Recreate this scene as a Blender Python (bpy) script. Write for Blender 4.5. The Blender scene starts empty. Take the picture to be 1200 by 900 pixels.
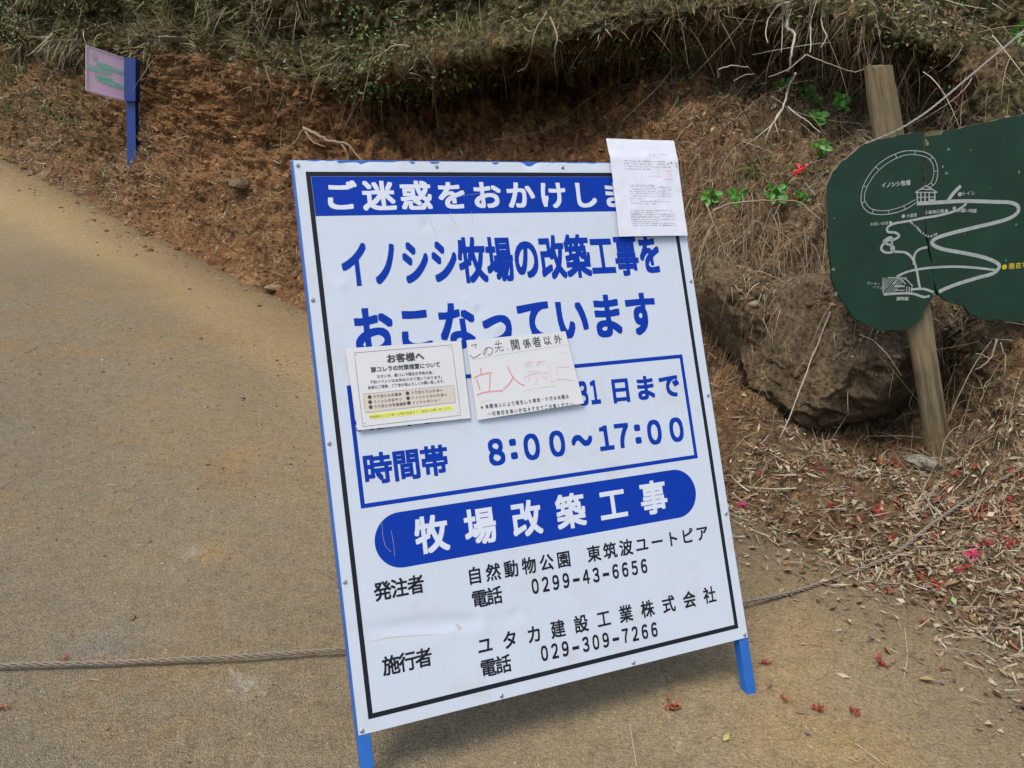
import bpy, math, random
import numpy as np
from mathutils import Vector, Matrix
from mathutils.bvhtree import BVHTree

sc = bpy.context.scene
COL = sc.collection
rng = np.random.default_rng(7)
random.seed(7)

# ------------------------------------------------------------------ camera
FPX = 965.4                      # focal length in pixels of a 1200 px wide frame
BX = np.array([0.92318912, -0.09252114, 0.37304381])      # board axes seen from the lens
BY = np.array([-0.13119373, -0.98815602, 0.07959833])
BT = np.array([-0.35185015, 0.81181069, 1.89763205])
BN = np.cross(BX, BY)
BN = BN if BN[2] < 0 else -BN
_t = math.radians(19)
_up = math.cos(_t) * BY + math.sin(_t) * BN
_r = math.radians(2.5)
_up = np.array([math.cos(_r) * _up[0] - math.sin(_r) * _up[1], math.sin(_r) * _up[0] + math.cos(_r) * _up[1], _up[2]])
_up /= np.linalg.norm(_up)
_F = np.array([0, 0, 1.]) - _up * _up[2]
_F /= np.linalg.norm(_F)
_R = np.cross(_F, _up)
RW = np.array([_R, _F, _up])                               # lens axes -> world axes
CAMH = float(-((BT - 0.16 * BY) @ _up))
cd = bpy.data.cameras.new('camera')
cam = bpy.data.objects.new('camera', cd)
COL.objects.link(cam)
sc.camera = cam
cd.sensor_width = 36.0
cd.lens = FPX / 1200 * 36
cd.clip_start = 0.05
cd.clip_end = 500
cx, cy, cz = RW @ np.array([1., 0, 0]), RW @ np.array([0, -1., 0]), RW @ np.array([0, 0, -1.])
mw = Matrix.Identity(4)
for i in range(3):
    mw[i][0], mw[i][1], mw[i][2] = cx[i], cy[i], cz[i]
mw[2][3] = CAMH
cam.matrix_world = mw
EYE = np.array([0, 0, CAMH])

# ------------------------------------------------------------------ light
SUN_EL, SUN_AZ = math.radians(62), math.radians(214)       # azimuth from +Y (ahead), clockwise: behind-left
w = bpy.data.worlds.new('World')
sc.world = w
w.use_nodes = True
nt = w.node_tree
sky = nt.nodes.new('ShaderNodeTexSky')
sky.sky_type = 'NISHITA'
sky.sun_disc = False
sky.sun_elevation = SUN_EL
sky.sun_rotation = SUN_AZ
sky.air_density = 1.0
sky.dust_density = 3.0
nt.links.new(sky.outputs[0], nt.nodes['Background'].inputs[0])
nt.nodes['Background'].inputs[1].default_value = 0.13
sl = bpy.data.lights.new('sun', 'SUN')
sl.energy = 1.25
sl.angle = math.radians(26)
sl.color = (1.0, 0.94, 0.86)
so = bpy.data.objects.new('sun', sl)
COL.objects.link(so)
sdir = Vector((math.sin(SUN_AZ) * math.cos(SUN_EL), math.cos(SUN_AZ) * math.cos(SUN_EL), math.sin(SUN_EL)))
so.rotation_euler = sdir.to_track_quat('Z', 'Y').to_euler()
so.location = (-3, -6, 9)
sc.view_settings.view_transform = 'Standard'
sc.view_settings.look = 'None'
sc.view_settings.exposure = 0.8
sc.view_settings.gamma = 1


# ------------------------------------------------------------------ helpers
def ray(px, py):
    d = RW @ np.array([(px - 600) / FPX, (py - 450) / FPX, 1.0])
    return d


def at(px, py, Y):
    d = ray(px, py)
    return d * (Y / d[1]) + EYE


def link(o, parent=None):
    COL.objects.link(o)
    if parent is not None:
        o.parent = parent
    return o


def tag(o, label=None, cat=None, group=None, kind=None):
    if label: o['label'] = label
    if cat: o['category'] = cat
    if group: o['group'] = group
    if kind: o['kind'] = kind
    return o


def mesh_np(name, verts, faces, mat=None, parent=None, smooth=False, attrs=None, loops=None):
    """faces: (n,k) int array, or list of such arrays"""
    me = bpy.data.meshes.new(name)
    verts = np.asarray(verts, np.float32)
    if not isinstance(faces, list): faces = [faces]
    faces = [np.asarray(f, np.int32) for f in faces if len(f)]
    nl = sum(f.size for f in faces)
    nf = sum(len(f) for f in faces)
    me.vertices.add(len(verts))
    me.vertices.foreach_set('co', verts.ravel())
    me.loops.add(nl)
    me.loops.foreach_set('vertex_index', np.concatenate([f.ravel() for f in faces]))
    me.polygons.add(nf)
    st = []
    c = 0
    for f in faces:
        k = f.shape[1]
        st.append(c + np.arange(len(f)) * k)
        c += f.size
    me.polygons.foreach_set('loop_start', np.concatenate(st).astype(np.int32))
    if smooth: me.polygons.foreach_set('use_smooth', np.ones(nf, bool))
    me.update(calc_edges=True)
    if attrs:
        for k, v in attrs.items():
            v = np.asarray(v, np.float32)
            if v.ndim == 2:
                a = me.color_attributes.new(k, 'FLOAT_COLOR', 'POINT')
                if v.shape[1] == 3: v = np.hstack([v, np.ones((len(v), 1), np.float32)])
                a.data.foreach_set('color', v.ravel())
            else:
                a = me.attributes.new(k, 'FLOAT', 'POINT')
                a.data.foreach_set('value', v)
    if mat: me.materials.append(mat)
    o = bpy.data.objects.new(name, me)
    return link(o, parent)


class MB:
    def __init__(s): s.v = []; s.f = []
    def poly(s, pts):
        n = len(s.v); s.v += [tuple(p) for p in pts]; s.f.append(tuple(range(n, n + len(pts))))
    def box(s, c, hx, hy, hz, ax=None):
        """c centre; half sizes along three axes"""
        ax = ax or ((1, 0, 0), (0, 1, 0), (0, 0, 1))
        A = [np.array(a, float) for a in ax]
        c = np.array(c, float); n = len(s.v)
        for i in (-1, 1):
            for j in (-1, 1):
                for k in (-1, 1):
                    s.v.append(tuple(c + A[0] * hx * i + A[1] * hy * j + A[2] * hz * k))
        for f in ((0, 1, 3, 2), (4, 6, 7, 5), (0, 4, 5, 1), (2, 3, 7, 6), (0, 2, 6, 4), (1, 5, 7, 3)):
            s.f.append(tuple(n + q for q in f))
    def prism(s, pts, off):
        """closed outline extruded by vector off"""
        n = len(s.v); k = len(pts); off = np.array(off, float)
        s.v += [tuple(p) for p in pts]; s.v += [tuple(np.array(p) + off) for p in pts]
        s.f.append(tuple(range(n, n + k))); s.f.append(tuple(range(n + 2 * k - 1, n + k - 1, -1)))
        for i in range(k):
            j = (i + 1) % k
            s.f.append((n + i, n + k + i, n + k + j, n + j))
    def tube(s, pts, rad, seg=6):
        pts = [np.array(p, float) for p in pts]
        n0 = len(s.v); m = len(pts)
        rad = rad if hasattr(rad, '__len__') else [rad] * m
        up = np.array([0.3, 0.2, 1.0])
        prev = None
        for i, p in enumerate(pts):
            d = pts[min(i + 1, m - 1)] - pts[max(i - 1, 0)]
            d /= (np.linalg.norm(d) + 1e-9)
            a = (up - d * (up @ d)) if prev is None else prev - d * (prev @ d)
            if np.linalg.norm(a) < 1e-4: a = np.array([1., 0, 0]) - d * d[0]
            a /= np.linalg.norm(a); b = np.cross(d, a); prev = a
            for q in range(seg):
                t = 2 * math.pi * q / seg
                s.v.append(tuple(p + rad[i] * (a * math.cos(t) + b * math.sin(t))))
        for i in range(m - 1):
            for q in range(seg):
                r = (q + 1) % seg
                s.f.append((n0 + i * seg + q, n0 + i * seg + r, n0 + (i + 1) * seg + r, n0 + (i + 1) * seg + q))
        s.f.append(tuple(n0 + q for q in range(seg))[::-1])
        s.f.append(tuple(n0 + (m - 1) * seg + q for q in range(seg)))
    def build(s, name, mat, parent=None, smooth=False):
        me = bpy.data.meshes.new(name)
        me.from_pydata(s.v, [], s.f)
        me.validate(); me.update()
        if smooth: me.polygons.foreach_set('use_smooth', [True] * len(me.polygons))
        if mat: me.materials.append(mat)
        return link(bpy.data.objects.new(name, me), parent)


def _hash(ix, iy, iz, seed):
    h = (ix.astype(np.uint32) * np.uint32(374761393) + iy.astype(np.uint32) * np.uint32(668265263)
         + iz.astype(np.uint32) * np.uint32(2147483647) + np.uint32(seed) * np.uint32(1274126177))
    h = (h ^ (h >> np.uint32(13))) * np.uint32(1274126177)
    h = h ^ (h >> np.uint32(16))
    h = (h * np.uint32(2246822519)) ^ (h >> np.uint32(11))
    return (h & np.uint32(0xffff)).astype(np.float32) / 65535.0


def vnoise(P, seed=0):
    """value noise 0..1 on (n,3)"""
    I = np.floor(P).astype(np.int64); F = (P - I).astype(np.float32)
    F = F * F * F * (F * (F * 6 - 15) + 10)
    I = (I + 100000).astype(np.int64)
    out = 0
    for a in (0, 1):
        wx = F[:, 0] if a else 1 - F[:, 0]
        for b in (0, 1):
            wy = F[:, 1] if b else 1 - F[:, 1]
            for c in (0, 1):
                wz = F[:, 2] if c else 1 - F[:, 2]
                out = out + wx * wy * wz * _hash(I[:, 0] + a, I[:, 1] + b, I[:, 2] + c, seed)
    return out


ROT = np.array([[0.36, 0.48, -0.8], [-0.8, 0.6, 0.0], [0.48, 0.64, 0.6]])


def fbm(P, octs=4, seed=0, ridged=False):
    P = np.asarray(P) @ ROT.T
    s = 0; a = 1; tot = 0
    for o in range(octs):
        n = vnoise(P, seed + o)
        if ridged: n = np.abs(2 * n - 1)
        s = s + a * n; tot += a; a *= 0.5; P = P @ ROT.T * 2.03
    return s / tot


# ------------------------------------------------------------------ materials
def newmat(name):
    m = bpy.data.materials.new(name); m.use_nodes = True
    return m, m.node_tree, m.node_tree.nodes['Principled BSDF']


def node(nt, typ, **kw):
    n = nt.nodes.new(typ)
    for k, v in kw.items():
        if k in ('inputs',):
            for q, val in v.items(): n.inputs[q].default_value = val
        else: setattr(n, k, v)
    return n


def noise_n(nt, vec, scale, detail=6, rough=0.6):
    n = node(nt, 'ShaderNodeTexNoise'); n.inputs['Scale'].default_value = scale
    n.inputs['Detail'].default_value = detail; n.inputs['Roughness'].default_value = rough
    nt.links.new(vec, n.inputs['Vector']); return n.outputs['Fac']


def ramp(nt, fac, stops):
    r = node(nt, 'ShaderNodeValToRGB')
    e = r.color_ramp.elements
    while len(e) > 1: e.remove(e[-1])
    e[0].position = stops[0][0]; e[0].color = (*stops[0][1], 1) if len(stops[0][1]) == 3 else stops[0][1]
    for p, c in stops[1:]:
        q = e.new(p); q.color = (*c, 1)
    nt.links.new(fac, r.inputs[0]); return r.outputs[0]


def mix(nt, fac, a, b, mode='MIX'):
    m = node(nt, 'ShaderNodeMix', data_type='RGBA', blend_type=mode)
    for s, v in ((0, fac), (6, a), (7, b)):
        if isinstance(v, (int, float)): m.inputs[s].default_value = v
        elif isinstance(v, tuple): m.inputs[s].default_value = (*v, 1)
        else: nt.links.new(v, m.inputs[s])
    return m.outputs[2]


def bump(nt, b, h, strength, dist):
    n = node(nt, 'ShaderNodeBump'); n.inputs['Strength'].default_value = strength; n.inputs['Distance'].default_value = dist
    nt.links.new(h, n.inputs['Height']); nt.links.new(n.outputs[0], b.inputs['Normal']); return n


def geo_pos(nt):
    return node(nt, 'ShaderNodeNewGeometry').outputs['Position']


def obj_pos(nt):
    return node(nt, 'ShaderNodeTexCoord').outputs['Object']


def attr(nt, name, col=False):
    a = node(nt, 'ShaderNodeAttribute'); a.attribute_name = name
    return a.outputs['Color'] if col else a.outputs['Fac']


def math_n(nt, op, a, b=0.0):
    n = node(nt, 'ShaderNodeMath', operation=op)
    for i, v in ((0, a), (1, b)):
        if isinstance(v, (int, float)): n.inputs[i].default_value = v
        else: nt.links.new(v, n.inputs[i])
    return n.outputs[0]


def mat_ground():
    m, nt, b = newmat('gritty_road')
    p = geo_pos(nt)
    big = noise_n(nt, p, 0.9, 5, .55)
    mid = noise_n(nt, p, 6, 6, .65)
    grit = noise_n(nt, p, 260, 3, .7)
    grit2 = noise_n(nt, p, 95, 4, .75)
    base = ramp(nt, big, [(.3, (.166, .143, .098)), (.5, (.206, .174, .115)), (.7, (.240, .199, .128))])
    base = mix(nt, ramp(nt, mid, [(.35, (0, 0, 0)), (.7, (1, 1, 1))]), base, (.212, .172, .107))
    # orange clay smeared over the road, grey worn patches
    clay = ramp(nt, noise_n(nt, p, 1.7, 4, .6), [(.53, (0, 0, 0)), (.68, (1, 1, 1))])
    base = mix(nt, math_n(nt, 'MULTIPLY', clay, .6), base, (.27, .170, .070))
    grey = ramp(nt, noise_n(nt, p, 1.1, 3, .5), [(.56, (0, 0, 0)), (.7, (1, 1, 1))])
    base = mix(nt, math_n(nt, 'MULTIPLY', grey, .55), base, (.175, .162, .125))
    verge = attr(nt, 'verge')
    base = mix(nt, verge, base, (.40, .285, .138))
    soil = attr(nt, 'soil')
    base = mix(nt, math_n(nt, 'MULTIPLY', soil, ramp(nt, grit2, [(.35, (1, 1, 1)), (.75, (.35, .35, .35))])), base, (.13, .080, .034))
    # pale plaster-like stains and one yellow stain with a shape of their own
    for c, r, colr, k in STAINS:
        vm = node(nt, 'ShaderNodeVectorMath', operation='DISTANCE'); nt.links.new(p, vm.inputs[0]); vm.inputs[1].default_value = tuple(c)
        dd = math_n(nt, 'ADD', vm.outputs['Value'], math_n(nt, 'MULTIPLY', math_n(nt, 'SUBTRACT', noise_n(nt, p, 26, 4, .7), .5), r * 4.5))
        f = ramp(nt, math_n(nt, 'DIVIDE', dd, r), [(.0, (k, k, k)), (.5, (k * .5, k * .5, k * .5)), (1.1, (0, 0, 0))])
        base = mix(nt, f, base, colr)
    vo = node(nt, 'ShaderNodeTexVoronoi'); vo.inputs['Scale'].default_value = 230; nt.links.new(p, vo.inputs['Vector'])
    sx_ = node(nt, 'ShaderNodeSeparateColor'); nt.links.new(vo.outputs['Color'], sx_.inputs[0])
    vo2 = node(nt, 'ShaderNodeTexVoronoi'); vo2.inputs['Scale'].default_value = 52; nt.links.new(p, vo2.inputs['Vector'])
    sx2 = node(nt, 'ShaderNodeSeparateColor'); nt.links.new(vo2.outputs['Color'], sx2.inputs[0])
    rare = ramp(nt, sx2.outputs[0], [(.0, (.5, .47, .42)), (.06, (1, 1, 1)), (.93, (1, 1, 1)), (.985, (1.6, 1.58, 1.5))])
    core = ramp(nt, vo2.outputs['Distance'], [(.18, (1, 1, 1)), (.34, (0, 0, 0))])
    base = mix(nt, core, base, mix(nt, 1.0, base, rare, 'MULTIPLY'))
    g = ramp(nt, sx_.outputs[1], [(.0, (.62, .60, .57)), (.15, (.88, .87, .86)), (.6, (1.02, 1.02, 1.01)), (.9, (1.12, 1.11, 1.1)), (1.0, (1.5, 1.48, 1.42))])
    base = mix(nt, .55, base, g, 'MULTIPLY')
    g = ramp(nt, grit2, [(.36, (.70, .69, .66)), (.48, (1, 1, 1)), (.62, (1.18, 1.17, 1.14))])
    base = mix(nt, 1.0, base, g, 'MULTIPLY')
    g2 = ramp(nt, grit, [(.36, (.78, .77, .75)), (.5, (1, 1, 1)), (.64, (1.2, 1.19, 1.16))])
    base = mix(nt, 1.0, base, g2, 'MULTIPLY')
    g3 = ramp(nt, noise_n(nt, p, 24, 5, .7), [(.34, (.84, .83, .80)), (.5, (1, 1, 1)), (.66, (1.1, 1.1, 1.08))])
    base = mix(nt, 1.0, base, g3, 'MULTIPLY')
    nt.links.new(base, b.inputs['Base Color'])
    b.inputs['Roughness'].default_value = .95
    b.inputs['Specular IOR Level'].default_value = .2
    h = math_n(nt, 'ADD', math_n(nt, 'MULTIPLY', grit, .35), math_n(nt, 'ADD', math_n(nt, 'MULTIPLY', grit2, 1.0), math_n(nt, 'SUBTRACT', math_n(nt, 'MULTIPLY', mid, 1.6), math_n(nt, 'MULTIPLY', vo.outputs['Distance'], 1.1))))
    bump(nt, b, h, .7, .008)
    return m


def mat_bank():
    m, nt, b = newmat('bank_earth')
    p = geo_pos(nt)
    warm = attr(nt, 'warm'); veg = attr(nt, 'veg'); dry = attr(nt, 'dry')
    n1 = noise_n(nt, p, 3.0, 8, .7)
    n2 = noise_n(nt, p, 22, 6, .75)
    n3 = noise_n(nt, p, 110, 3, .7)
    brown = ramp(nt, n1, [(.33, (.062, .038, .020)), (.48, (.120, .074, .036)), (.62, (.205, .132, .068))])
    orange = ramp(nt, n1, [(.33, (.095, .046, .020)), (.48, (.185, .090, .036)), (.62, (.29, .155, .064))])
    base = mix(nt, warm, brown, orange)
    dryc = ramp(nt, n2, [(.3, (.095, .070, .042)), (.5, (.160, .120, .072)), (.7, (.25, .20, .13))])
    base = mix(nt, dry, base, dryc)
    vegc = ramp(nt, n2, [(.35, (.022, .022, .009)), (.5, (.062, .056, .024)), (.62, (.12, .108, .05))])
    base = mix(nt, veg, base, vegc)
    g = ramp(nt, n2, [(.34, (.42, .40, .38)), (.5, (1, 1, 1)), (.63, (1.6, 1.56, 1.45))])
    base = mix(nt, 1.0, base, g, 'MULTIPLY')
    g = ramp(nt, n3, [(.36, (.5, .48, .45)), (.5, (1, 1, 1)), (.62, (1.5, 1.46, 1.4))])
    base = mix(nt, 1.0, base, g, 'MULTIPLY')
    nt.links.new(base, b.inputs['Base Color'])
    b.inputs['Roughness'].default_value = .96
    b.inputs['Specular IOR Level'].default_value = .15
    h = math_n(nt, 'ADD', math_n(nt, 'MULTIPLY', n3, .4), math_n(nt, 'MULTIPLY', n2, 1.5))
    bump(nt, b, h, 1.0, .024)
    return m


def mat_attr(name, rough=.8, trans=0.0, spec=.3):
    """colour comes from the thing's own per-vertex colour"""
    m, nt, b = newmat(name)
    c = attr(nt, 'tint', True)
    n = noise_n(nt, geo_pos(nt), 60, 3, .6)
    c = mix(nt, .5, c, ramp(nt, n, [(.3, (.6, .6, .6)), (.7, (1.3, 1.3, 1.3))]), 'MULTIPLY')
    nt.links.new(c, b.inputs['Base Color'])
    b.inputs['Roughness'].default_value = rough
    b.inputs['Specular IOR Level'].default_value = spec
    if trans: b.inputs['Transmission Weight'].default_value = 0; b.inputs['Subsurface Weight'].default_value = 0
    return m


def mat_plain(name, col, rough=.5, var=.12, scale=30, metallic=0, spec=.5, bumpd=0.0, coords='obj', stops=None, dirt=None):
    m, nt, b = newmat(name)
    p = obj_pos(nt) if coords == 'obj' else geo_pos(nt)
    n = noise_n(nt, p, scale, 5, .65)
    c = ramp(nt, n, stops or [(.3, tuple(q * (1 - var) for q in col)), (.7, tuple(min(1, q * (1 + var)) for q in col))])
    if dirt:
        n2 = noise_n(nt, p, dirt[1], 6, .7)
        c = mix(nt, math_n(nt, 'MULTIPLY', ramp(nt, n2, [(dirt[2], (0, 0, 0)), (dirt[2] + .18, (1, 1, 1))]), dirt[3]), c, dirt[0])
    nt.links.new(c, b.inputs['Base Color'])
    b.inputs['Roughness'].default_value = rough; b.inputs['Metallic'].default_value = metallic
    b.inputs['Specular IOR Level'].default_value = spec
    if bumpd: bump(nt, b, n, .6, bumpd)
    return m


def mat_wood(name, dark, light, axis_scale=(28, 28, 2.2)):
    m, nt, b = newmat(name)
    mp = node(nt, 'ShaderNodeMapping'); mp.inputs['Scale'].default_value = axis_scale
    nt.links.new(obj_pos(nt), mp.inputs[0])
    n = noise_n(nt, mp.outputs[0], 1.6, 6, .65)
    n2 = noise_n(nt, obj_pos(nt), 5, 4, .6)
    c = ramp(nt, n, [(.32, dark), (.5, tuple((a + q) / 2 for a, q in zip(dark, light))), (.68, light)])
    c = mix(nt, ramp(nt, n2, [(.4, (0, 0, 0)), (.75, (.55, .55, .55))]), c, (.045, .05, .03))
    nt.links.new(c, b.inputs['Base Color']); b.inputs['Roughness'].default_value = .85
    b.inputs['Specular IOR Level'].default_value = .2
    bump(nt, b, n, .7, .006)
    return m


# ------------------------------------------------------------------ terrain
# the foot of the bank runs from the near right to the far left; every column is one cross-section of it
COLS = [-600, -350, -150, 0, 100, 200, 300, 400, 500, 600, 700, 800, 900, 1000, 1100, 1200, 1350, 1550, 1900]
R0 = [(-40, 22), (30, 18), (112, 15), (183, 12.5), (234, 11), (287, 9.4), (338, 7.8), (385, 6.6), (430, 5.6), (472, 4.9), (512, 4.3), (558, 3.7), (610, 3.2), (662, 2.85), (705, 2.6), (768, 2.35), (840, 2.15), (930, 1.95), (1100, 1.7)]
R1 = [(-80, 23), (-10, 19), (70, 16), (118, 13.4), (160, 11.9), (212, 10.2), (258, 8.6), (300, 7.4), (325, 6.4), (350, 5.6), (385, 5.0), (470, 4.2), (520, 3.6), (575, 3.25), (605, 3.0), (640, 2.75), (700, 2.5), (780, 2.3), (900, 2.1)]
R2 = [(-120, 24), (-50, 20), (30, 16.8), (64, 14.2), (98, 12.5), (140, 10.9), (178, 9.1), (215, 7.9), (225, 7.1), (225, 6.3), (245, 5.7), (350, 4.7), (440, 4.25), (492, 4.15), (500, 3.95), (490, 3.35), (500, 3.1), (500, 3.0), (500, 2.9)]
R3 = [(-135, 24.2), (-65, 20.2), (15, 17), (54, 14.5), (80, 12.95), (105, 11.1), (128, 9.15), (150, 8.15), (145, 8.3), (135, 7.9), (130, 7.2), (190, 5.6), (250, 5.0), (300, 4.7), (350, 4.4), (420, 3.6), (420, 3.35), (420, 3.25), (420, 3.1)]
R4 = [(-145, 24), (-75, 20), (4, 16.8), (42, 14.4), (60, 12.8), (64, 11.0), (92, 9.0), (112, 8.15), (90, 8.7), (70, 8.4), (70, 8.0), (62, 7.0), (72, 6.5), (90, 6.1), (115, 5.6), (300, 4.15), (300, 3.9), (300, 3.8), (300, 3.6)]
R5 = [(-150, 23.8), (-80, 19.8), (-2, 16.5), (35, 14.1), (52, 12.4), (55, 10.9), (75, 9.1), (95, 7.75), (78, 6.9), (62, 6.25), (42, 6.1), (18, 5.95), (14, 5.6), (28, 5.3), (55, 5.1), (80, 5.0), (150, 4.6), (150, 4.5), (150, 4.3)]
R6 = [(-170, 24), (-100, 20), (-20, 16.7), (15, 14.3), (25, 12.6), (25, 11.1), (40, 9.25), (50, 8.0), (38, 7.15), (20, 6.6), (0, 6.4), (-15, 6.25), (-15, 5.9), (-5, 5.7), (20, 5.6), (55, 5.5), (55, 5.4), (55, 5.3), (55, 5.1)]
R7 = [(-230, 26), (-160, 22), (-80, 18), (-50, 16), (-45, 14), (-50, 12.5), (-45, 10.8), (-50, 9.4), (-65, 8.6), (-80, 8.0), (-100, 7.8), (-110, 7.7), (-110, 7.5), (-90, 7.2), (-70, 7.0), (-60, 6.8), (-60, 6.7), (-60, 6.6), (-60, 6.5)]
NC = len(COLS)
rows = []
for R in (R0, R1, R2, R3, R4, R5, R6, R7):
    rows.append([at(c, p[0], p[1]) for c, p in zip(COLS, R)])
rows = [np.array(r) for r in rows]
foot = rows[0]
under = foot + np.array([-0.25, -0.45, 0]) * (foot[:, 1:2] / 6)
under[:, 2] -= 0.16 + 0.02 * foot[:, 1]
back = rows[-1] + np.array([3.0, 9.0, 2.2])
NODES = np.array([under] + rows + [back])          # (NR, NC, 3)
NR = len(NODES)


def cat(A, t):
    """catmull-rom along axis 0 at parameters t"""
    n = len(A)
    i = np.clip(np.floor(t).astype(int), 0, n - 2); f = (t - i)
    f = f.reshape((-1,) + (1,) * (A.ndim - 1))
    p0, p1, p2, p3 = A[np.clip(i - 1, 0, n - 1)], A[i], A[i + 1], A[np.clip(i + 2, 0, n - 1)]
    return 0.5 * (2 * p1 + (p2 - p0) * f + (2 * p0 - 5 * p1 + 4 * p2 - p3) * f ** 2 + (3 * p1 - p0 - 3 * p2 + p3) * f ** 3)


NU, NV = 860, 430
ut = np.interp(np.linspace(0, 1, NU), [0, .05, .93, 1], [0, 2, 16, NC - 1])
vt = np.interp(np.linspace(0, 1, NV), [0, .03, .95, 1], [0, .6, 7.6, NR - 1])
G = cat(NODES, vt)                                   # (NV,NC,3)
G = cat(G.transpose(1, 0, 2), ut).transpose(1, 0, 2)  # (NV,NU,3)
VV, UU = np.meshgrid(vt, ut, indexing='ij')
COLPX = np.interp(ut, np.arange(NC), COLS)
CP = np.broadcast_to(COLPX, (NV, NU))


def grid_normals(G):
    du = np.gradient(G, axis=1); dv = np.gradient(G, axis=0)
    n = np.cross(du, dv); n /= (np.linalg.norm(n, axis=2, keepdims=True) + 1e-9)
    return n


N0 = grid_normals(G)
if (N0[NV // 3, NU // 2] @ (EYE - G[NV // 3, NU // 2])) < 0: N0 = -N0
FLIP = False
P = G.reshape(-1, 3)
big = fbm(P * 1.1, 3, 11) - .5
clod = fbm(P * 5.0, 4, 21, True) - .3
lump = fbm(P * 14.0, 3, 31) - .5
fine = fbm(P * 42.0, 3, 41, True) - .3
gul = fbm(P * np.array([3.2, 3.2, .7]), 3, 51, True) - .3
VVr = VV.ravel(); CPr = CP.ravel()
ab = lambda x, pts: np.interp(x, [p[0] for p in pts], [p[1] for p in pts])
a_cut = ab(VVr, [(0, 0), (.9, .1), (1.3, .25), (2.4, .5), (3, 1), (5, 1), (6, .8), (8, .6), (9, .6)])
near = np.clip(G[..., 1].ravel() / 7, .45, 1.6)
D = near * (a_cut * (.30 * big + .20 * clod + .22 * gul) + np.clip(VVr - .6, 0, 1) * (.085 * lump * (0.6 + a_cut)) + np.clip(VVr - .7, 0, 1) * .022 * fine) + .03 * lump * np.clip(VVr, 0, 1)
P = P + N0.reshape(-1, 3) * D[:, None]
G = P.reshape(NV, NU, 3)
NN = grid_normals(G)
if (NN[NV // 3, NU // 2] @ (EYE - G[NV // 3, NU // 2])) < 0: NN = -NN; FLIP = True
Nf = NN.reshape(-1, 3)

# colour fields of the earth itself
s1 = fbm(P * .9, 4, 61); s2 = fbm(P * 3.1, 4, 71)
veg = ab(VVr, [(0, 0), (4.6, 0), (5.4, .35), (6.2, .9), (9, 1)])
left_g = np.clip((180 - CPr) / 200, 0, 1) * np.interp(VVr, [1.4, 2.2, 3.4], [0, 1, .6])
veg = np.clip(veg + left_g * np.clip((s2 - .42) * 5, 0, 1) * .8, 0, 1)
veg = np.clip(veg + np.clip((s2 - .5) * 4, -.5, .5) * np.interp(VVr, [4, 5.5, 7], [0, 1, 0]), 0, 1)
warm = ab(CPr, [(-150, .2), (100, .35), (220, .8), (760, .9), (860, .45), (950, .12), (1200, .05)])
warm = np.clip(warm * (.35 + 1.3 * s1), 0, 1)
warm = warm * ab(VVr, [(0, 1), (1.2, .75), (2, .5), (2.8, 1), (5, 1), (6, .3)])
dry = np.clip(ab(CPr, [(700, 0), (820, .35), (950, .75), (1300, .8)]) * np.clip((s2 - .3) * 3, 0, 1) + .12, 0, 1) * ab(VVr, [(0, .5), (5, 1), (6.5, 0)])
idx = np.arange(NV * NU).reshape(NV, NU)
F = np.stack([idx[:-1, :-1], idx[:-1, 1:], idx[1:, 1:], idx[1:, :-1]], -1).reshape(-1, 4)
if FLIP: F = F[:, ::-1]

# road heights: thin plate through measured points
ctl = [at(c, p[0], p[1]) for c, p in list(zip(COLS, R0))]
ctl += [(-.295, 1.615, 0), (.716, 2.046, .043), (-1.19, 1.7, 0), (-1.45, 2.12, 0), (0, 0, 0), (1.46, 1.85, .03), (-3, 0, -.1), (3, 0, .15),
        tuple(at(0, 450, 4.1)), tuple(at(0, 600, 2.95)), tuple(at(0, 320, 6.2)), (0, -3, -.1), (-6, -3, -.2), (5, -3, .2), (-8, 4, .3), tuple(at(-300, 300, 8))]
ctl = np.array(ctl, float)
c2 = ctl[:, :2]
def tpsk(r2): return np.where(r2 > 0, .5 * r2 * np.log(r2 + 1e-12), 0)
n = len(ctl)
K = tpsk(((c2[:, None] - c2[None]) ** 2).sum(-1)) + np.eye(n) * .35
Q = np.hstack([np.ones((n, 1)), c2])
A = np.zeros((n + 3, n + 3)); A[:n, :n] = K; A[:n, n:] = Q; A[n:, :n] = Q.T
sol = np.linalg.solve(A, np.concatenate([ctl[:, 2], np.zeros(3)]))


def ground_z(xy):
    xy = np.atleast_2d(xy).astype(float)
    out = np.zeros(len(xy))
    for s in range(0, len(xy), 20000):
        q = xy[s:s + 20000]
        k = tpsk(((q[:, None] - c2[None]) ** 2).sum(-1))
        out[s:s + 20000] = k @ sol[:n] + sol[n] + q @ sol[n + 1:]
    return out


def seg_dist(q):
    """distance to the foot polyline, positive on the bank side"""
    best = np.full(len(q), 1e9); sgn = np.ones(len(q))
    a = foot[:-1, :2]; b = foot[1:, :2]
    for i in range(len(a)):
        d = b[i] - a[i]; t = np.clip(((q - a[i]) @ d) / (d @ d), 0, 1)
        c = a[i] + t[:, None] * d; r = q - c; dist = np.hypot(r[:, 0], r[:, 1])
        m = dist < best
        best[m] = dist[m]; sgn[m] = np.sign(d[0] * r[m, 1] - d[1] * r[m, 0])
    return best * sgn


def spread(lo, hi, c, n, k):
    t = np.linspace(-1, 1, n)
    s = np.sign(t) * np.abs(t) ** k
    return np.where(s < 0, c + s * (c - lo), c + s * (hi - c))


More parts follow.
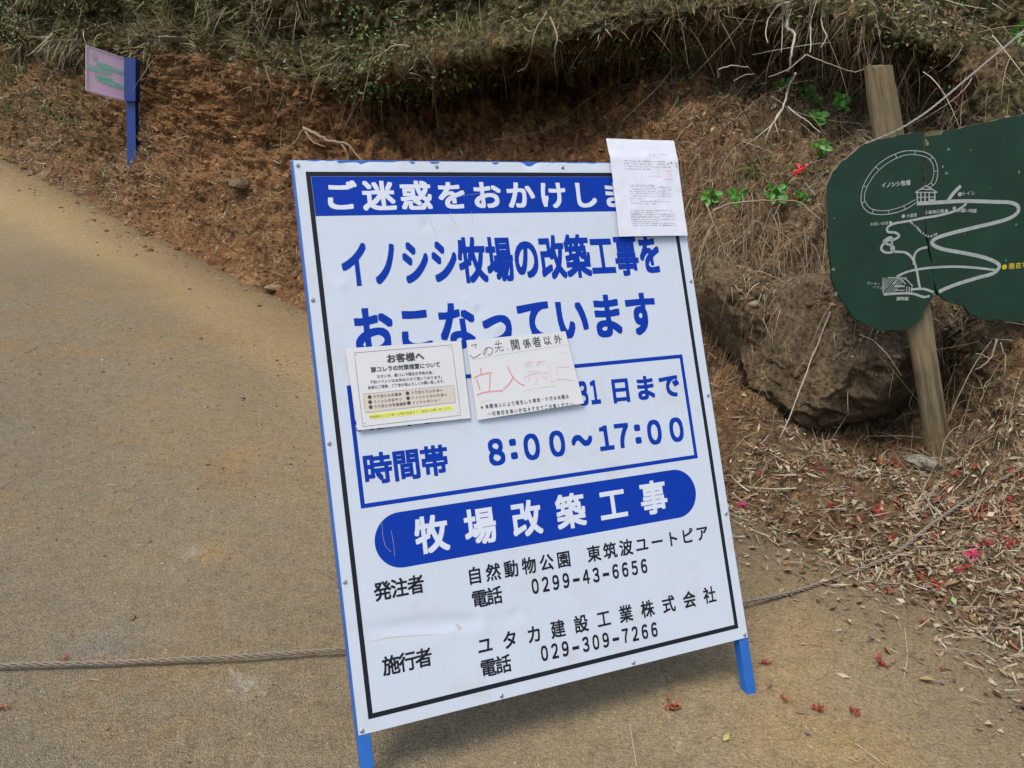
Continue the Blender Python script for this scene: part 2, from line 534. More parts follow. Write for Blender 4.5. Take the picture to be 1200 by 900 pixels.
gx = spread(-60, 60, -0.5, 620, 2.6); gy = spread(-30, 90, 2.6, 620, 2.9)
XX, YY = np.meshgrid(gx, gy)
q = np.stack([XX.ravel(), YY.ravel()], 1)
r = np.hypot(q[:, 0], q[:, 1] - 4)
qc = q.copy(); k = np.minimum(1, 14 / np.maximum(r, 1e-6))
qc[:, 0] = q[:, 0] * k; qc[:, 1] = 4 + (q[:, 1] - 4) * k
gz = ground_z(qc)
sd = seg_dist(q)
wob = fbm(np.c_[q, gz] * 1.3, 4, 5) - .5
sdw = sd + wob * .35
gz = gz - np.clip(sd - .05, 0, 1.2) * .55                 # dips away under the bank
gz += (fbm(np.c_[q, q[:, :1] * 0] * 2.2, 3, 8) - .5) * .03 + (fbm(np.c_[q, q[:, :1] * 0] * 16, 3, 9) - .5) * .008
verge = np.interp(sdw, [-2.6, -1.3, -.9, -.55, -.1, .05], [0, .4, .9, .75, .55, .2]) * np.interp(q[:, 0], [-9, -7, .4, 1.4], [.5, .85, .75, .35])
soil = np.interp(sdw, [-.7, -.25, .1], [0, .35, .95])
ii = np.arange(len(q)).reshape(len(gy), len(gx))
GF = np.stack([ii[:-1, :-1], ii[:-1, 1:], ii[1:, 1:], ii[1:, :-1]], -1).reshape(-1, 4)
GP = np.c_[q, gz]

# combined surface for resting things on it
sub = slice(None)
allv = np.vstack([GP, P]); allf = np.vstack([GF, F + len(GP)])
BV = BVHTree.FromPolygons(allv.tolist(), allf.tolist())


def hit(px, py, lift=0.0):
    """where the sight line through this pixel meets the terrain"""
    d = Vector(ray(px, py)).normalized()
    loc, nrm, i, dist = BV.ray_cast(Vector(EYE), d)
    if loc is None: return np.array(at(px, py, 10.)), np.array([0, 0, 1.])
    nv = np.array(nrm)
    if nv @ np.array(d) > 0: nv = -nv
    return np.array(loc) + nv * lift, nv


def gnd(x, y):
    loc, nrm, i, dist = BV.ray_cast(Vector((x, y, 12)), Vector((0, 0, -1)))
    return np.array(loc), np.array(nrm)


STAINS = [(hit(248, 650)[0], .11, (.36, .23, .075), .5), (hit(282, 800)[0], .075, (.40, .38, .31), .55), (hit(225, 645)[0], .05, (.33, .31, .27), .5),
          (hit(110, 760)[0], .14, (.17, .165, .15), .5), (hit(270, 560)[0], .2, (.26, .155, .07), .5), (hit(255, 395)[0], .3, (.28, .17, .07), .5)]
road = mesh_np('dirt_road', GP, GF, mat_ground(), smooth=True, attrs={'verge': verge, 'soil': soil})
tag(road, kind='structure')
bank = mesh_np('earth_bank', P, F, mat_bank(), smooth=True, attrs={'warm': warm, 'veg': veg, 'dry': dry})
tag(bank, kind='structure')
print('terrain', len(GP), len(P))

# ------------------------------------------------------------------ scatter builders


def norm(v): return v / (np.linalg.norm(v, axis=-1, keepdims=True) + 1e-9)


def rand_unit(n):
    v = rng.normal(size=(n, 3)); return norm(v)


def blades(name, Pn, Dn, L, W, bend, tint, mat, seg=3, parent=None):
    n = len(Pn)
    side = norm(np.cross(Dn, rand_unit(n)))
    V = []
    for k in range(seg + 1):
        t = k / seg
        c = Pn + Dn * (L * t)[:, None] + bend * (L * t * t)[:, None]
        wd = (W * (1 - .85 * t ** 1.5))[:, None]
        V += [c - side * wd * .5, c + side * wd * .5]
    V = np.stack(V, 1)  # n, 2(seg+1), 3
    b = (np.arange(n) * (2 * (seg + 1)))[:, None]
    fs = [b + np.array([[2 * k, 2 * k + 1, 2 * k + 3, 2 * k + 2]]) for k in range(seg)]
    Fq = np.stack(fs, 1).reshape(-1, 4)
    T = np.repeat(tint, 2 * (seg + 1), axis=0)
    return mesh_np(name, V.reshape(-1, 3), Fq, mat, parent, attrs={'tint': T}, smooth=True)


def leaves(name, Pn, Nn, L, W, tint, mat, curl=.25, parent=None, dirs=None):
    n = len(Pn)
    d = rand_unit(n) if dirs is None else dirs
    d = norm(d - Nn * (d * Nn).sum(1, keepdims=True)); s = np.cross(Nn, d)
    L = L[:, None]; W = W[:, None]; c = (curl * rng.uniform(-.6, 1.6, size=(n, 1)))
    z = Nn
    V = np.stack([Pn - d * L * .5, Pn - s * W * .5 - d * L * .05 + z * c * W, Pn - z * c * W * .2 + z * .001, Pn + s * W * .5 - d * L * .05 + z * c * W * .8,
                  Pn + d * L * .5 + z * c * L * .35], 1)
    b = (np.arange(n) * 5)[:, None]
    fs = np.stack([b + np.array([q]) for q in ([0, 2, 1], [0, 3, 2], [1, 2, 4], [2, 3, 4])], 1).reshape(-1, 3)
    return mesh_np(name, V.reshape(-1, 3), fs, mat, parent, attrs={'tint': np.repeat(tint, 5, axis=0)})


ICO_V = []
_p = (1 + 5 ** .5) / 2
for a, b in ((1, _p), (-1, _p), (1, -_p), (-1, -_p)):
    ICO_V += [(0, a, b), (a, b, 0), (b, 0, a)]
ICO_V = norm(np.array(ICO_V, float))
ICO_F = []
for i in range(12):
    for j in range(i + 1, 12):
        for k in range(j + 1, 12):
            a, b, c = ICO_V[[i, j, k]]
            if max(np.linalg.norm(a - b), np.linalg.norm(b - c), np.linalg.norm(a - c)) < 1.1:
                ICO_F.append((i, j, k) if np.cross(b - a, c - a) @ a > 0 else (i, k, j))
ICO_F = np.array(ICO_F)


def crumbs(name, Pn, R, tint, mat, flat=.65, parent=None):
    n = len(Pn)
    sc3 = rng.uniform(.6, 1.25, size=(n, 1, 3)) * np.array([1, 1, flat])
    jit = rng.uniform(.72, 1.2, size=(n, 12, 1))
    th = rng.uniform(0, 6.28, n); c, s = np.cos(th), np.sin(th)
    V = ICO_V[None] * jit * sc3 * R[:, None, None]
    V = np.stack([V[..., 0] * c[:, None] - V[..., 1] * s[:, None], V[..., 0] * s[:, None] + V[..., 1] * c[:, None], V[..., 2]], -1) + Pn[:, None]
    Fs = (ICO_F[None] + (np.arange(n) * 12)[:, None, None]).reshape(-1, 3)
    return mesh_np(name, V.reshape(-1, 3), Fs, mat, parent, attrs={'tint': np.repeat(tint, 12, axis=0)})


cellA = np.linalg.norm(np.cross(np.gradient(G, axis=1), np.gradient(G, axis=0)), axis=2).ravel()


def on_bank(n, dens):
    """n points on the bank, weighted by area and dens(column px, row)"""
    w_ = cellA * np.clip(dens, 0, None)
    c = np.cumsum(w_); i = np.searchsorted(c, rng.uniform(0, c[-1], n))
    i = np.clip(i, 0, len(P) - 1)
    j = np.where((i % NU) < NU - 1, i + 1, i); kk = np.clip(i + NU, 0, len(P) - 1)
    a = rng.uniform(0, 1, (n, 1)); b = rng.uniform(0, 1, (n, 1))
    pt = P[i] + (P[j] - P[i]) * a + (P[kk] - P[i]) * b
    return pt, Nf[i], i


def on_road(n, x0, x1, y0, y1, pw=1.0, smax=.1):
    x = rng.uniform(x0, x1, n * 3); y = y0 + (y1 - y0) * rng.uniform(0, 1, n * 3) ** pw
    qq = np.c_[x, y]; d = seg_dist(qq)
    m = d < smax
    qq = qq[m][:n]; d = d[m][:n]
    z = np.array([gnd(*p)[0][2] for p in qq])
    return np.c_[qq, z], d


def pal(n, cols, jit=.25):
    c = np.array(cols)[rng.integers(0, len(cols), n)]
    return np.clip(c * rng.uniform(1 - jit, 1 + jit, (n, 1)) * rng.uniform(.93, 1.07, (n, 3)), 0, 1)


inter = lambda x, a, b: np.interp(x, a, b)
M_straw = mat_attr('dry_straw', .8)
M_leafl = mat_attr('dead_leaf', .75)
M_green = mat_attr('green_leaf', .5, spec=.4)
M_crumb = mat_attr('earth_crumb', .95, spec=.15)
STRAW = [(.33, .26, .17), (.25, .19, .12), (.40, .34, .24), (.20, .14, .085), (.28, .20, .115)]
GREY = [(.24, .215, .14), (.32, .285, .19), (.16, .145, .085), (.38, .345, .25)]
MOSS = [(.07, .085, .027), (.10, .12, .036), (.14, .145, .05), (.19, .18, .075), (.24, .215, .11)]
GREENS = [(.05, .12, .022), (.07, .15, .03), (.035, .07, .018), (.11, .16, .04)]
BRN = [(.13, .075, .035), (.17, .10, .05), (.10, .055, .028), (.2, .13, .07)]
Z = np.array([0, 0, 1.])
veg_n = fbm(P * 2.3, 3, 91)
patch = np.clip((veg_n - .43) * 8, .08, 1)

# --- grassy mat on top of the bank and hanging over the lip
k = 62000
dens = inter(VVr, [4.9, 5.6, 6.2, 7.6, 8.2], [0, .9, 1, 1, .2]) * inter(CPr, [-300, 0, 500, 760, 900, 1300], [.8, 1, 1, .8, .55, .6]) * patch
pt, nn, ix = on_bank(k, dens)
fd = np.stack([fbm(pt * 2.6 + s_, 2, 300 + s_) - .5 for s_ in range(3)], 1) * 5
up = norm(nn * .5 + Z * .1 + fd * .9 + rand_unit(k) * .55)
far = np.clip(pt[:, 1] / 8, .6, 1.6)
L = rng.uniform(.06, .22, k) * far; bend = np.array([0, -.12, -.4]) * rng.uniform(-.2, 1.3, (k, 1)) + rand_unit(k) * .45
gm = fbm(pt * 1.4, 3, 17); mixg = (gm + rng.normal(0, .09, k)) > inter(CPr[ix], [-100, 300, 700, 1000], [.46, .56, .52, .5])
t = np.where(mixg[:, None], pal(k, MOSS), pal(k, GREY + STRAW[1:5] + MOSS[3:], .4))
g = blades('bank_top_grass', pt + nn * .005, up, L, rng.uniform(.004, .012, k) * far, bend, t, M_straw)
tag(g, 'matted grey-green dead grass covering the top of the bank', 'grass', kind='stuff')

# --- fringe hanging over the lip
k = 4200
dens = inter(VVr, [4.3, 4.9, 5.6, 6.0], [0, 1, 1, 0]) * inter(CPr, [-300, 0, 250, 700, 820, 900], [.8, 1, 1, 1, .25, .05]) * patch
pt, nn, ix = on_bank(k, dens)
far = np.clip(pt[:, 1] / 8, .6, 1.6)
up = norm(np.array([0, -.35, -.6]) + rand_unit(k) * .7 + nn * .3)
g = blades('hanging_grass_fringe', pt, up, np.exp(rng.normal(-2.1, .5, k)) * far, rng.uniform(.003, .007, k) * far, np.array([0, .05, -.25]) + rand_unit(k) * .4, pal(k, MOSS[1:] + GREY[:3] + BRN[:2]), M_straw)
tag(g, 'dead grass and thin rootlets hanging down over the undercut of the bank', 'grass', kind='stuff')

# --- small leaves and ferns growing in the top
k = 44000
cl = np.clip((fbm(P * 1.25, 3, 123) - .48) * 7, 0, 1)
dens = inter(VVr, [5.0, 5.6, 7.8, 8.1], [0, 1, 1, .2]) * cl * inter(CPr, [-200, 0, 60, 380, 440, 560, 620, 700, 900, 1300], [.6, .5, .08, .06, 1, 1, .25, .5, .7, 1.1])
pt, nn, ix = on_bank(k, dens)
far = np.clip(pt[:, 1] / 8, .6, 1.5)
pt = pt + nn * (rng.uniform(.0, .22, k) * far)[:, None]
g = leaves('bank_top_foliage', pt, norm(nn + Z * .5 + rand_unit(k) * .8), rng.uniform(.02, .065, k) * far, rng.uniform(.01, .03, k) * far, pal(k, GREENS + MOSS[:3]), M_green)
tag(g, 'small dark green leaves growing through the grass on the bank top', 'ground cover', kind='stuff')

# --- dry grass and straw on the right-hand slope
k = 34000
dens = inter(VVr, [1.0, 2.0, 3.0, 5.5, 7.8, 8.0], [.15, .4, 1, 1, .9, 0]) * inter(CPr, [700, 800, 900, 1500], [0, .55, 1, 1]) * np.clip((veg_n - .38) * 6, .05, 1)
pt, nn, ix = on_bank(k, dens)
fd = np.stack([fbm(pt * 3.1 + s_, 2, 340 + s_) - .5 for s_ in range(3)], 1) * 5
up = norm(nn * .3 + fd * .6 + rand_unit(k) * .75 + np.array([-.2, -.1, -.35]))
g = blades('slope_straw', pt + nn * .006, up, np.exp(rng.normal(-2.4, .5, k)), rng.uniform(.002, .0055, k), np.array([0, -.1, -.4]) + rand_unit(k) * .35, pal(k, STRAW + GREY) * np.array([.78, .74, .68]), M_straw)
tag(g, 'pale dry straw tangled over the slope on the right', 'straw', kind='stuff')

# --- straw flecks on the soil slope left and middle
k = 24000
cl2 = np.clip((fbm(P * 1.9, 3, 133) - .5) * 7, .05, 1)
dens = inter(VVr, [.9, 1.3, 2.8, 3.4, 5], [.4, 1, 1, .25, .1]) * inter(CPr, [-200, 100, 700, 820], [.6, 1, 1, .3]) * cl2
pt, nn, ix = on_bank(k, dens)
tn = norm(rand_unit(k) - nn * .2); tn = norm(tn - nn * (tn * nn).sum(1, keepdims=True) * .8)
far = np.clip(pt[:, 1] / 8, .5, 1.4)
g = blades('straw_flecks', pt + nn * .008, tn, np.exp(rng.normal(-3.0, .6, k)) * far, rng.uniform(.003, .008, k) * far, nn * rng.uniform(-.1, .15, (k, 1)), pal(k, STRAW[:3] + GREY[1:] + STRAW[2:3], .3), M_straw)
tag(g, 'short bits of dry straw strewn over the loose brown soil', 'straw', kind='stuff')

# --- green weeds low on the left slope
k = 5000
dens = inter(VVr, [1.3, 2, 4, 4.6], [0, 1, 1, 0]) * inter(CPr, [-300, 0, 90, 190], [1, 1, .7, 0]) * np.clip((s2 - .45) * 7, 0, 1)
pt, nn, ix = on_bank(k, dens)
g = blades('slope_weeds', pt, norm(nn + Z * .3 + rand_unit(k) * .6), rng.uniform(.05, .16, k), rng.uniform(.01, .022, k), rand_unit(k) * .4, pal(k, MOSS + GREENS), M_straw)
tag(g, 'low green weeds on the far left slope behind the pink sign', 'weeds', kind='stuff')

# --- soil crumbs
k = 48000
dens = inter(VVr, [.6, 1.2, 3, 5, 5.5], [.6, 1, 1, .5, 0]) * inter(CPr, [-100, 300, 800, 1300], [.5, .8, 1.2, 1.4])
pt, nn, ix = on_bank(k, dens)
far = np.clip(pt[:, 1] / 7, .35, 1.5)
wm = warm[ix][:, None]
t = np.clip((np.array([.14, .092, .043]) * (1 - wm) + np.array([.19, .108, .044]) * wm) * rng.uniform(.45, 1.75, (k, 1)), 0, 1)
g = crumbs('soil_crumbs', pt + nn * .002, np.minimum(np.exp(rng.normal(-4.95, .6, k)), .028) * far, t, M_crumb)
tag(g, 'loose brown soil crumbs and clods fallen from the cut bank', 'soil', kind='stuff')

# --- grit and little stones on the road
k = 15000
pt, d = on_road(k, -3.6, 2.6, 1.3, 5.5, 1.6)
rr = np.exp(rng.normal(-6.35, .5, len(pt))) * np.where(rng.random(len(pt)) < .012, 2.6, 1) * np.clip(pt[:, 1] / 2.6, .7, 1.8)
g = crumbs('road_grit', pt + Z * .0008, rr, pal(len(pt), [(.24, .19, .13), (.16, .12, .08), (.30, .26, .19), (.10, .075, .05), (.22, .15, .08)], .3), M_crumb, .6)
tag(g, 'tiny stones and grit pressed into the dirt road', 'gravel', kind='stuff')

# --- litter on the lower right: dead leaves, straw, red petals
def lower_right(k, thr=0.0):
    dens = inter(VVr, [.45, .75, 1.5, 2.1, 2.6, 3.4], [.5, 1, 1, .8, .25, 0]) * inter(CPr, [800, 870, 950, 1030, 1600], [0, .12, .55, 1.3, 1.3]) * np.clip((fbm(P * 3.3, 3, 555) - .4) * 6, .12, 1)
    return on_bank(k, dens)
k = 6500
pt, nn, ix = lower_right(k)
p2, d2 = on_road(3200, .75, 2.9, 1.7, 3.6, 1.0, .25)
p2 = p2[(d2 > -.55 - .35 * rng.uniform(0, 1, len(d2)) ** 2 * 2) & (rng.uniform(0, 1, len(d2)) < np.interp(d2, [-.9, -.5, -.2, .0], [.01, .06, .4, 1]))]
pa = np.vstack([pt + nn * .006, p2 + Z * .007]); na = np.vstack([nn, np.tile(Z, (len(p2), 1))]); k = len(pa)
DL = [(.27, .195, .115), (.21, .14, .075), (.34, .27, .18), (.17, .105, .055), (.23, .10, .06), (.38, .31, .21), (.30, .23, .12)]
g = leaves('leaf_litter', pa, norm(na + rand_unit(k) * .5), np.exp(rng.normal(-3.6, .42, k)), np.exp(rng.normal(-4.4, .4, k)), pal(k, DL, .4), M_leafl, .45)
tag(g, 'dead brown leaves lying at the foot of the bank on the right', 'leaf litter', kind='stuff')
m_ = rng.uniform(0, 1, k) < .75
ps = pa[m_]; ns = na[m_]; kk = len(ps)
tn = rand_unit(kk); tn = norm(tn - ns * (tn * ns).sum(1, keepdims=True) * .85)
g = blades('litter_straw', ps + ns * .006 + rand_unit(kk) * .02 * np.array([1, 1, .1]), tn, np.exp(rng.normal(-3.15, .55, kk)), rng.uniform(.002, .0075, kk), ns * rng.uniform(-.1, .2, (kk, 1)), pal(kk, STRAW[:3] + GREY[1:]), M_straw)
tag(g, 'pale straw chips mixed into the leaf litter on the right', 'straw', kind='stuff')

# sparse straw on the road itself
pt, d = on_road(300, -3.2, 2.4, 1.4, 5.0, 1.5, -.15)
kk = len(pt); tn = norm(rand_unit(kk) * np.array([1, 1, .05]))
g = blades('road_straw', pt + Z * .006, tn, rng.uniform(.015, .06, kk), rng.uniform(.0012, .003, kk), rand_unit(kk) * np.array([.2, .2, .02]), pal(kk, STRAW[:3]), M_straw)
tag(g, 'thin dry stalks scattered over the road surface', 'straw', kind='stuff')

# crumbs and chips that have rolled down onto the road edge
xs = rng.uniform(-9, 2.2, 40000); ys = rng.uniform(1.8, 13, 40000); qq = np.c_[xs, ys]; dd_ = seg_dist(qq)
kp = (dd_ < .1) & (dd_ > -1.0) & (rng.uniform(0, 1, len(dd_)) < np.interp(dd_, [-1.0, -.5, -.15, .1], [.01, .06, .45, 1]) * np.interp(ys, [2, 13], [1, .6]))
qq = qq[kp]; pt = np.c_[qq, [gnd(*p_)[0][2] for p_ in qq]]; kk = len(pt); h1 = kk // 2
g = crumbs('edge_crumbs', pt[:h1], np.exp(rng.normal(-4.7, .5, h1)) * np.clip(pt[:h1, 1] / 6, .5, 1.5), pal(h1, [(.16, .092, .042), (.11, .066, .032), (.22, .15, .08)], .3), M_crumb, .6)
tag(g, 'brown soil crumbs rolled onto the edge of the road', 'soil', kind='stuff')
tn = norm(rand_unit(kk - h1) * np.array([1, 1, .06]))
g = blades('edge_straw', pt[h1:] + Z * .008, tn, np.exp(rng.normal(-3.1, .5, kk - h1)) * np.clip(pt[h1:, 1] / 6, .6, 1.4), rng.uniform(.002, .006, kk - h1) * np.clip(pt[h1:, 1] / 6, .6, 1.4), rand_unit(kk - h1) * .03, pal(kk - h1, STRAW[:3] + GREY[1:] + DL[:2], .3), M_straw)
tag(g, 'short straws lying along the sandy edge of the road', 'straw', kind='stuff')

# tangle of dead stems and vines on the upper right
k = 1500
dens = inter(VVr, [3.3, 4.2, 6.5, 7.6, 8], [0, .7, 1, 1, 0]) * inter(CPr, [700, 800, 930, 1500], [0, .7, 1.2, 1.2])
pt, nn, ix = on_bank(k, dens)
g = blades('tangled_stems', pt + nn * rng.uniform(.0, .12, (k, 1)), norm(rand_unit(k) * .8 + np.array([0, -.3, -.45]) + nn * .3), rng.uniform(.15, .5, k), rng.uniform(.003, .006, k), rand_unit(k) * .7 + np.array([0, 0, -.2]), pal(k, STRAW + GREY[1:] + BRN[1:2], .35), M_straw, seg=7)
tag(g, 'tangle of dead stems and vines hanging over the upper right of the bank', 'dead stems', kind='stuff')
k = 9000
dens = inter(VVr, [3.0, 4.0, 7.6, 8], [0, .8, 1, 0]) * inter(CPr, [760, 880, 1500], [0, 1, 1]) * np.clip((fbm(P * 2.4, 3, 612) - .45) * 7, .05, 1)
pt, nn, ix = on_bank(k, dens)
g = leaves('dead_leaves_on_slope', pt + nn * rng.uniform(.005, .05, (k, 1)), norm(nn + rand_unit(k) * .9), rng.uniform(.02, .06, k), rng.uniform(.008, .022, k), np.where(rng.random((k, 1)) < .3, pal(k, MOSS + GREENS), pal(k, DL[:4] + BRN)), M_leafl, .4)
tag(g, 'dead and green leaves caught in the tangle on the upper right slope', 'leaf litter', kind='stuff')
# long dry grass drooping over the boulders
k = 1500
dens = inter(VVr, [2.6, 3.1, 3.9, 4.3], [0, 1, 1, 0]) * inter(CPr, [790, 830, 990, 1080], [0, 1, 1, .2]) * np.clip((fbm(P * 5, 2, 77) - .42) * 8, .05, 1)
pt, nn, ix = on_bank(k, dens)
g = blades('drooping_dry_grass', pt + nn * .01, norm(np.array([-.25, -.75, -.15]) + rand_unit(k) * .5), rng.uniform(.12, .5, k), rng.uniform(.002, .005, k), np.array([-.15, 0, -.85]) + rand_unit(k) * .25, pal(k, STRAW + GREY[1:3], .3) * np.array([.74, .70, .64]), M_straw, seg=6)
tag(g, 'long pale dry grass drooping over the top of the boulders', 'grass', kind='stuff')

# hanging rootlets in the dark undercut
k = 800
dens = inter(VVr, [4.0, 4.6, 5.4, 5.8], [0, 1, 1, 0]) * inter(CPr, [150, 250, 750, 900, 1150, 1200], [0, 1, 1.4, 2, 1.5, 0])
pt, nn, ix = on_bank(k, dens)
g = blades('rootlets', pt + np.array([0, -.03, 0]), norm(np.array([0, -.12, -1]) + rand_unit(k) * .22), rng.uniform(.15, .6, k), rng.uniform(.003, .006, k), rand_unit(k) * .25, pal(k, BRN + [(.22, .17, .11)]), M_straw, seg=5)
tag(g, 'thin brown rootlets dangling in front of the undercut', 'roots', kind='stuff')

# ------------------------------------------------------------------ lettering
GC = {}


def glyph(ch, res=4):
    if ch in GC: return GC[ch]
    c = bpy.data.curves.new('tmp', 'FONT'); c.body = ch; c.size = 1; c.resolution_u = res
    o = bpy.data.objects.new('tmp', c); COL.objects.link(o)
    bpy.context.view_layer.update()
    me = bpy.data.meshes.new_from_object(o.evaluated_get(bpy.context.evaluated_depsgraph_get()))
    v = np.array([q.co[:] for q in me.vertices]).reshape(-1, 3)[:, :2]; f = [tuple(p.vertices) for p in me.polygons]
    bpy.data.objects.remove(o); bpy.data.curves.remove(c); bpy.data.meshes.remove(me)
    bb = (v[:, 0].min(), v[:, 0].max(), v[:, 1].min(), v[:, 1].max()) if len(v) else None
    GC[ch] = (v, f, bb); return GC[ch]


def letters(chars, centres, wh, z, bold, frame, jit=0.0, lat=False):
    """chars laid with their middles on centres (plane metres); frame(x,y,z) -> local point. returns MB"""
    mb = MB(); centres = np.array(centres, float)
    for i, ch in enumerate(chars):
        if ch in ' 　': continue
        v, f, bb = glyph(ch)
        if bb is None: continue
        wd, ht = wh
        a = centres[min(i + 1, len(chars) - 1)] - centres[max(i - 1, 0)] if len(chars) > 1 else np.array([1., 0])
        a = a / np.linalg.norm(a)
        if ch.isdigit():
            v, f, bb = glyph(chr(ord(ch) + 0xfee0)); rb = glyph('０')[2]
            midx, midy = (bb[0] + bb[1]) / 2, (rb[2] + rb[3]) / 2
            sy = ht / (rb[3] - rb[2] + 2 * bold); sx = wd / (rb[1] - rb[0] + 2 * bold)
        elif ord(ch) < 128:
            midx, midy = (bb[0] + bb[1]) / 2, .341
            sy = ht / .70
            sx = wd / .44 if ch != '-' else wd / .30
            if ch == ':': midy = (bb[2] + bb[3]) / 2
            if ch == '-': midy = .28
        else:
            midx, midy = .5, .372
            sx = wd / .88; sy = ht / .90
        base = (v - [midx, midy]) * [sx, sy]
        if jit:
            th = rng.uniform(-jit, jit); base = base @ np.array([[math.cos(th), math.sin(th)], [-math.sin(th), math.cos(th)]]) * rng.uniform(.88, 1.12)
        offs = [(0, 0)]
        if bold:
            for rr in (bold * .5, bold * .92):
                offs += [(rr * a_ * sx, rr * b_ * sy) for a_ in (-1, 0, 1) for b_ in (-1, 0, 1) if a_ or b_]
        for q, (ox, oy) in enumerate(offs):
            n0 = len(mb.v)
            pp = base + [ox, oy]
            X = centres[i, 0] + pp[:, 0] * a[0] - pp[:, 1] * a[1]
            Y = centres[i, 1] + pp[:, 0] * a[1] + pp[:, 1] * a[0]
            zz = z + q * .000005
            mb.v += [frame(x, y, zz) for x, y in zip(X, Y)]
            mb.f += [tuple(n0 + k_ for k_ in ff) for ff in f]
    return mb


def lin(a, b, n):
    a = np.array(a, float); b = np.array(b, float)
    return [a + (b - a) * (i / max(n - 1, 1)) for i in range(n)]


def ribbon(pts, wd, z, frame, mb=None, closed=False):
    """flat painted line along plane points"""
    mb = mb or MB(); pts = [np.array(p, float) for p in pts]
    m = len(pts); L = []; Rr = []
    for i, p in enumerate(pts):
        if closed: d = pts[(i + 1) % m] - pts[i - 1]
        else: d = pts[min(i + 1, m - 1)] - pts[max(i - 1, 0)]
        d = d / (np.linalg.norm(d) + 1e-9); nrm = np.array([-d[1], d[0]])
        w_ = wd[i] if hasattr(wd, '__len__') else wd
        L.append(p + nrm * w_ / 2); Rr.append(p - nrm * w_ / 2)
    n0 = len(mb.v)
    for a, b in zip(L, Rr): mb.v += [frame(*a, z), frame(*b, z)]
    for i in range(m if closed else m - 1):
        j = (i + 1) % m
        mb.f.append((n0 + 2 * i, n0 + 2 * i + 1, n0 + 2 * j + 1, n0 + 2 * j))
    return mb


def smooth_path(pts, n=8):
    A = np.array(pts, float); return list(cat(A, np.linspace(0, len(A) - 1, (len(A) - 1) * n + 1)))


# ------------------------------------------------------------------ construction notice board
M_white = mat_plain('white_enamel', (.51, .565, .62), .34, .03, 3.0, spec=.5, dirt=((.46, .44, .39), 7.5, .53, .38))
M_blue = mat_plain('blue_print', (.003, .034, .30), .5, .06, 8, spec=.12)
M_black = mat_plain('black_print', (.010, .011, .016), .5, .1, 20, spec=.2)
M_wprint = mat_plain('white_print', (.57, .61, .66), .38, .04, 8)
M_steel = mat_plain('blue_painted_steel', (.014, .115, .42), .42, .12, 14, spec=.5, dirt=((.10, .07, .05), 18, .62, .5))
M_zinc = mat_plain('zinc_screw', (.32, .33, .34), .42, .2, 60, metallic=.8)
M_paper = mat_plain('laminated_paper', (.60, .60, .585), .28, .025, 9, spec=.55)
M_paper2 = mat_plain('crumpled_paper', (.62, .635, .68), .4, .05, 25, spec=.45)
M_ink = mat_plain('dark_ink', (.05, .045, .045), .6, .1, 20)
M_grey_ink = mat_plain('faded_ink', (.30, .28, .30), .6, .15, 40)

ex = BX / np.linalg.norm(BX); ey = BY - ex * (BY @ ex); ey /= np.linalg.norm(ey); ez = np.cross(ex, ey)
if ez @ BN < 0: ez = -ez
wex, wey, wez = RW @ ex, RW @ ey, RW @ ez
ORG = RW @ BT + EYE - wey * 0.16                           # left foot of the board


def frame_matrix(o, x, y, z):
    M = Matrix.Identity(4)
    for i in range(3): M[i][0], M[i][1], M[i][2], M[i][3] = x[i], y[i], z[i], o[i]
    return M


def bpt(px, py):
    """pixel -> metres on the board face (x right, y up from its lower left corner)"""
    d = ray(px, py); t = ((ORG - EYE) @ wez) / (d @ wez); v = EYE + d * t - ORG
    return np.array([v @ wex, v @ wey - 0.16])


BW, BH = 1.10, 1.375
board = bpy.data.objects.new('construction_notice_board', None); link(board)
board.matrix_world = frame_matrix(ORG, wex, wey, wez)
tag(board, 'large white A-frame notice board with blue and black Japanese lettering standing on the road', 'notice board')
fr = lambda x, y, z: (x, y + 0.16, z)
# face sheet: thin steel with dents and a rippled top edge
nx, ny = 120, 150
gxx, gyy = np.meshgrid(np.linspace(0, BW, nx), np.linspace(0, BH, ny))
pp = np.stack([gxx.ravel(), gyy.ravel(), np.zeros(nx * ny)], 1)
dent = (fbm(pp * 2.2, 2, 201) - .5) * .0035
dd = [((.20, .215), .14, .016, -.007, -.12), ((.335, .195), .02, .03, .004, .4), ((.62, .165), .02, .012, -.002, 0), ((.42, .20), .018, .018, -.003, 0)]
for (cx_, cy_), sx_, sy_, amp, sl_ in dd:
    u_ = gxx.ravel() - cx_; v_ = gyy.ravel() - cy_ - u_ * sl_
    dent += amp * np.exp(-(u_ / sx_) ** 2 - (v_ / sy_) ** 2)
for px, py, rad_, amp in ((402, 332, .012, .004), (500, 262, .012, -.005), (548, 350, .008, .004), (556, 357, .008, .004), (562, 365, .009, -.004), (585, 383, .014, .004), (600, 715, .009, .003),
                          (815, 655, .008, .003), (722, 180, .02, .003), (530, 740, .01, .003), (617, 445, .01, .003)):
    c = bpt(px, py); dent += amp * np.exp(-((gxx.ravel() - c[0]) ** 2 + (gyy.ravel() - c[1]) ** 2) / rad_ ** 2)
dent = np.clip(dent * .62, -.003, .003)
edge = np.clip((gyy.ravel() - (BH - .022)) / .022, 0, 1)
rip = edge * (np.clip(fbm(np.c_[gxx.ravel() * 16, pp[:, 1] * 0, pp[:, 2]], 3, 7) - .55, 0, 1) * .055)
pz = np.c_[pp[:, 0], pp[:, 1] + .16 - rip * .35, dent - rip * .3 - .0055]
ib = np.arange(nx * ny).reshape(ny, nx)
PF = np.stack([ib[:-1, :-1], ib[:-1, 1:], ib[1:, 1:], ib[1:, :-1]], -1).reshape(-1, 4)
face = mesh_np('panel', pz, PF, M_white, board, smooth=True)
